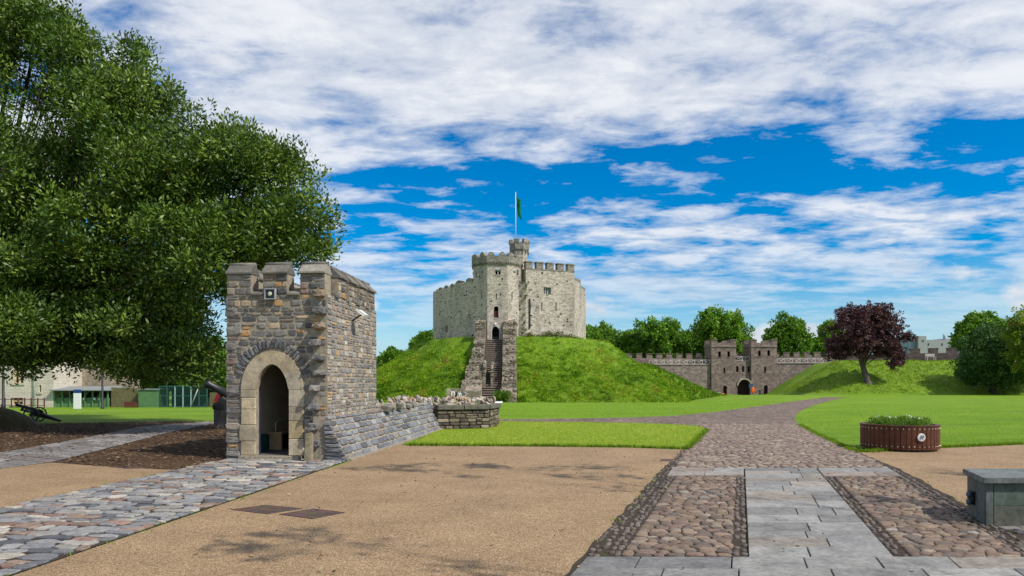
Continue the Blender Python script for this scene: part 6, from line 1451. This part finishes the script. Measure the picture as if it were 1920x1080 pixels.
grow('evergreen_oak', 'great spreading evergreen tree overhanging the bark mulch and stone hut', (XatD(-62, 25.5), 25.5, -.1), 4.5, .85, sublobes(oak_l, 6, 12), 7600, 60, .52, .165, .064, OAKS, mat=M_OAKLEAF, seed=11, up=.35, shell=.6, twigs=False)
mb = MB(); rr = random.Random(2)
mound = []
for j in range(7):
    q = j/6; rad = 2.2*(1-q)**.8+.9*q; zz = .8*q**.8
    mound.append([mb.vert(((rad*(1+.08*math.sin(a*3+1)))*math.cos(a), rad*math.sin(a)*(1+.06*math.sin(a*4)), zz-.06)) for a in [2*math.pi*i/24 for i in range(24)]])
mb.smooth = True
for A, B in zip(mound, mound[1:]):
    for i in range(24): mb.face((A[i], A[(i+1) % 24], B[(i+1) % 24], B[i]))
mb.face(mound[-1])
tag(mb.build('root_mound', grass_mat('root mound earth', (.07, .05, .028), (.09, .085, .03), (.06, .075, .02), 1.2), None, (XatD(-62, 25.5), 25.5, 0)), 'earth and moss mound round the roots of the great tree', 'mound', kind='structure')
# bushy trees behind, right of the great tree's trunk
grow('leafy_tree', 'bright green tree beyond the aviary cages', (XatD(392, 92), 92, -1), 3, .3, [lobe(395, 690, 92, 42, 44), lobe(360, 705, 90, 30, 30), lobe(430, 700, 94, 40, 42), lobe(395, 655, 92, 30, 26)], 900, 30, .55, .34, .17, [(.15, .29, .025), (.2, .34, .03), (.11, .22, .02)], seed=21, group='leafy trees behind walls')
for nm, lab, px, py, D, sd in grow_dark: grow(nm, lab, (XatD(px, D), D, -1), 3, .35, [lobe(px, py, D, 52, 50), lobe(px-30, py+30, D, 40, 36), lobe(px+32, py+28, D-1, 40, 38)], 900, 26, .7, .45, .24, [(.06, .13, .016), (.085, .17, .02), (.045, .1, .014)], seed=sd, group='leafy trees behind walls')
def wood(items, group):
    for i, (label, lobes, pal, seed) in enumerate(items):
        c = lobes[0][0]; x = c.x; y = c.y; zb = land(x, y) if y < 130 else -1.0
        lobes = lobes+([lobe(960+c.x*F/y, 672, y+1.5, 42, 20), lobe(960+c.x*F/y+30, 668, y+2, 30, 22)] if 1180 < 960+c.x*F/y < 1400 else []); lowest = min(l[0].z-l[1][2] for l in lobes); th = max(2.0, lowest-zb+1.5)
        grow('leafy_tree', label, (x, y, zb), th, .38, lobes, 1700, 26, .8, .6, .34, pal, seed=seed, group=group, up=.3, shell=.45)
G1 = [(.10, .215, .018), (.135, .26, .022), (.17, .295, .03), (.08, .18, .016)]; G2 = [(.13, .26, .018), (.17, .31, .026), (.21, .345, .034), (.1, .215, .018)]
wood([('low green tree beside the keep wall, above the curtain wall end', [lobe(1125, 640, 150, 32, 30), lobe(1105, 650, 148, 24, 34), lobe(1150, 655, 150, 26, 26), lobe(1172, 665, 150, 22, 25)], G1, 31),
      ('tall twin crowned tree behind the curtain wall', [lobe(1225, 628, 145, 28, 36), lobe(1252, 632, 148, 24, 38), lobe(1238, 660, 146, 36, 26), lobe(1195, 660, 147, 26, 24)], G1, 32),
      ('low tree filling the skyline beside the twin crowned tree', [lobe(1172, 652, 149, 26, 28), lobe(1195, 645, 150, 22, 26), lobe(1160, 668, 149, 24, 18)], G1, 61),
      ('rounded tree between the twin crowned tree and the tall broad tree', [lobe(1290, 645, 147, 30, 28), lobe(1272, 655, 147, 24, 22), lobe(1318, 655, 148, 26, 28)], G1, 33),
      ('tallest broad tree behind the gatehouse tower', [lobe(1342, 612, 146, 34, 34), lobe(1378, 620, 146, 28, 32), lobe(1318, 630, 147, 22, 28), lobe(1360, 645, 146, 44, 28), lobe(1390, 648, 148, 22, 22)], G2, 34),
      ('round topped tree behind the lattice rail wall', [lobe(1478, 622, 148, 30, 28), lobe(1455, 640, 148, 24, 24), lobe(1498, 645, 148, 24, 24), lobe(1478, 648, 148, 36, 22)], G1, 35),
      ('small pale green tree half hidden by the copper beech', [lobe(1556, 630, 150, 18, 26), lobe(1535, 652, 150, 20, 16), lobe(1575, 648, 150, 22, 24)], G2, 36),
      ('green tree behind the dark rounded evergreen on the bank', [lobe(1838, 615, 120, 36, 26), lobe(1822, 635, 120, 28, 28), lobe(1862, 630, 120, 28, 30)], G1, 37),
      ('small round tree on the skyline left of the mound', [lobe(738, 672, 140, 20, 16), lobe(722, 682, 140, 14, 14), lobe(752, 680, 140, 16, 14), lobe(740, 695, 140, 30, 14)], G1, 38),
      ('tree tip showing beside the keep foot', [lobe(800, 640, 130, 18, 14), lobe(788, 652, 130, 16, 14), lobe(810, 655, 130, 16, 16)], G1, 39)], 'trees beyond the walls')
grow('evergreen_bush', 'dark rounded evergreen standing on the long bank', (XatD(1862, 95), 95, .4), 1.6, .4, [lobe(1862, 655, 95, 58, 48), lobe(1830, 690, 94, 36, 34), lobe(1895, 690, 94, 50, 36), lobe(1862, 690, 93, 60, 32), lobe(1925, 660, 96, 46, 56)], 2600, 26, .5, .32, .15, [(.04, .10, .018), (.055, .13, .02), (.08, .165, .026), (.03, .08, .016)], mat=M_DARKLEAF, seed=41, shell=.6)
grow('leafy_tree', 'yellow green tree standing beyond the dark rounded evergreen', (XatD(1945, 88), 88, -.1), 3, .4, [lobe(1925, 610, 88, 34, 34), lobe(1905, 632, 88, 22, 26), lobe(1955, 620, 88, 46, 54), lobe(1935, 665, 88, 44, 40)], 1100, 26, .45, .3, .16, [(.17, .25, .025), (.22, .29, .03), (.12, .19, .02), (.27, .28, .04)], seed=42)
# copper beech
grow('copper_beech', 'dark purple leaved beech with leaning trunk on the grass bank', (XatD(1627, 98), 98, bank_r(XatD(1627, 98), 98)-.1), 3.4, .42,
     [lobe(1628, 605, 98, 48, 38), lobe(1595, 620, 97, 42, 36), lobe(1660, 622, 98, 40, 34), lobe(1580, 648, 97, 34, 22), lobe(1625, 645, 97, 50, 26), lobe(1672, 655, 98, 30, 22), lobe(1655, 590, 98, 26, 22), lobe(1590, 590, 98, 26, 20), lobe(1698, 632, 98, 20, 8), lobe(1682, 682, 97, 14, 14), lobe(1562, 660, 97, 18, 18)], 2300, 26, .42, .30, .15, [(.075, .03, .042), (.1, .038, .05), (.055, .022, .034), (.13, .055, .055)], mat=M_DARKLEAF, bark=M_DKBARK, seed=43, shell=.5, lean=(-1.0, 0), droop=.3, flat=.3)
# greenery at the keep foot: one mass of shrubs and ivy
def keep_shrubs():
    r = random.Random(6); cl = []
    for k in range(130):
        px = r.uniform(984, 1078); d = 94.3-r.uniform(0, 1.2)+(px-984)/93*2.2; cl.append((P(px, r.uniform(628, 640)-6*math.exp(-((px-1040)/20)**2), d-.3), r.uniform(.2, .5)))
    for px, py in ((983, 525), (986, 534), (990, 530), (985, 542), (987, 553), (984, 558), (983, 590), (984, 605), (1008, 556), (1026, 554), (1004, 531), (980, 616), (986, 618), (994, 625), (1009, 630)): cl.append((P(px, py, 94.4), .22))
    o = leaves('wall_shrubs', None, cl, 26, .2, .1, [(.1, .13, .025), (.14, .15, .035), (.07, .1, .02), (.05, .09, .018)], M_LEAF, None, seed=7); tag(o, 'scrubby bushes and ivy tufts along the foot of the keep wall', 'shrubs', kind='stuff')
    cl = [(P(r.uniform(930, 952), r.uniform(738, 752), 66+r.uniform(-1, 1)), .35) for _ in range(60)]
    o = leaves('weeds', None, cl, 24, .35, .1, [(.08, .15, .015), (.11, .18, .02)], M_LEAF, None, seed=8, up=1.2); tag(o, 'tall weeds growing at the foot of the stairway', 'weeds', kind='stuff')
keep_shrubs()
# a tall tree standing out of view on the right, whose long limbs throw leaf shadow over the forecourt
grow('overhanging_tree', 'tall tree beside the forecourt with long limbs reaching over the gravel', (18, -3, 0), 7, .5,
     [(Vector((4.7, 3.1, 9.2)), (1.2, .4, .35)), (Vector((7.2, 8.9, 9.9)), (2.7, .5, .4)), (Vector((12.2, 5.6, 8.6)), (.8, .4, .4)), (Vector((15.0, 8.2, 9)), (.7, .4, .4)), (Vector((18.5, -4, 11)), (3.5, 3.5, 3)), (Vector((21, -2, 9)), (3, 3, 2.5)), (Vector((17, -7, 9)), (3, 3, 2.5))], 800, 22, .34, .2, .09, G1, seed=51, shell=.2)
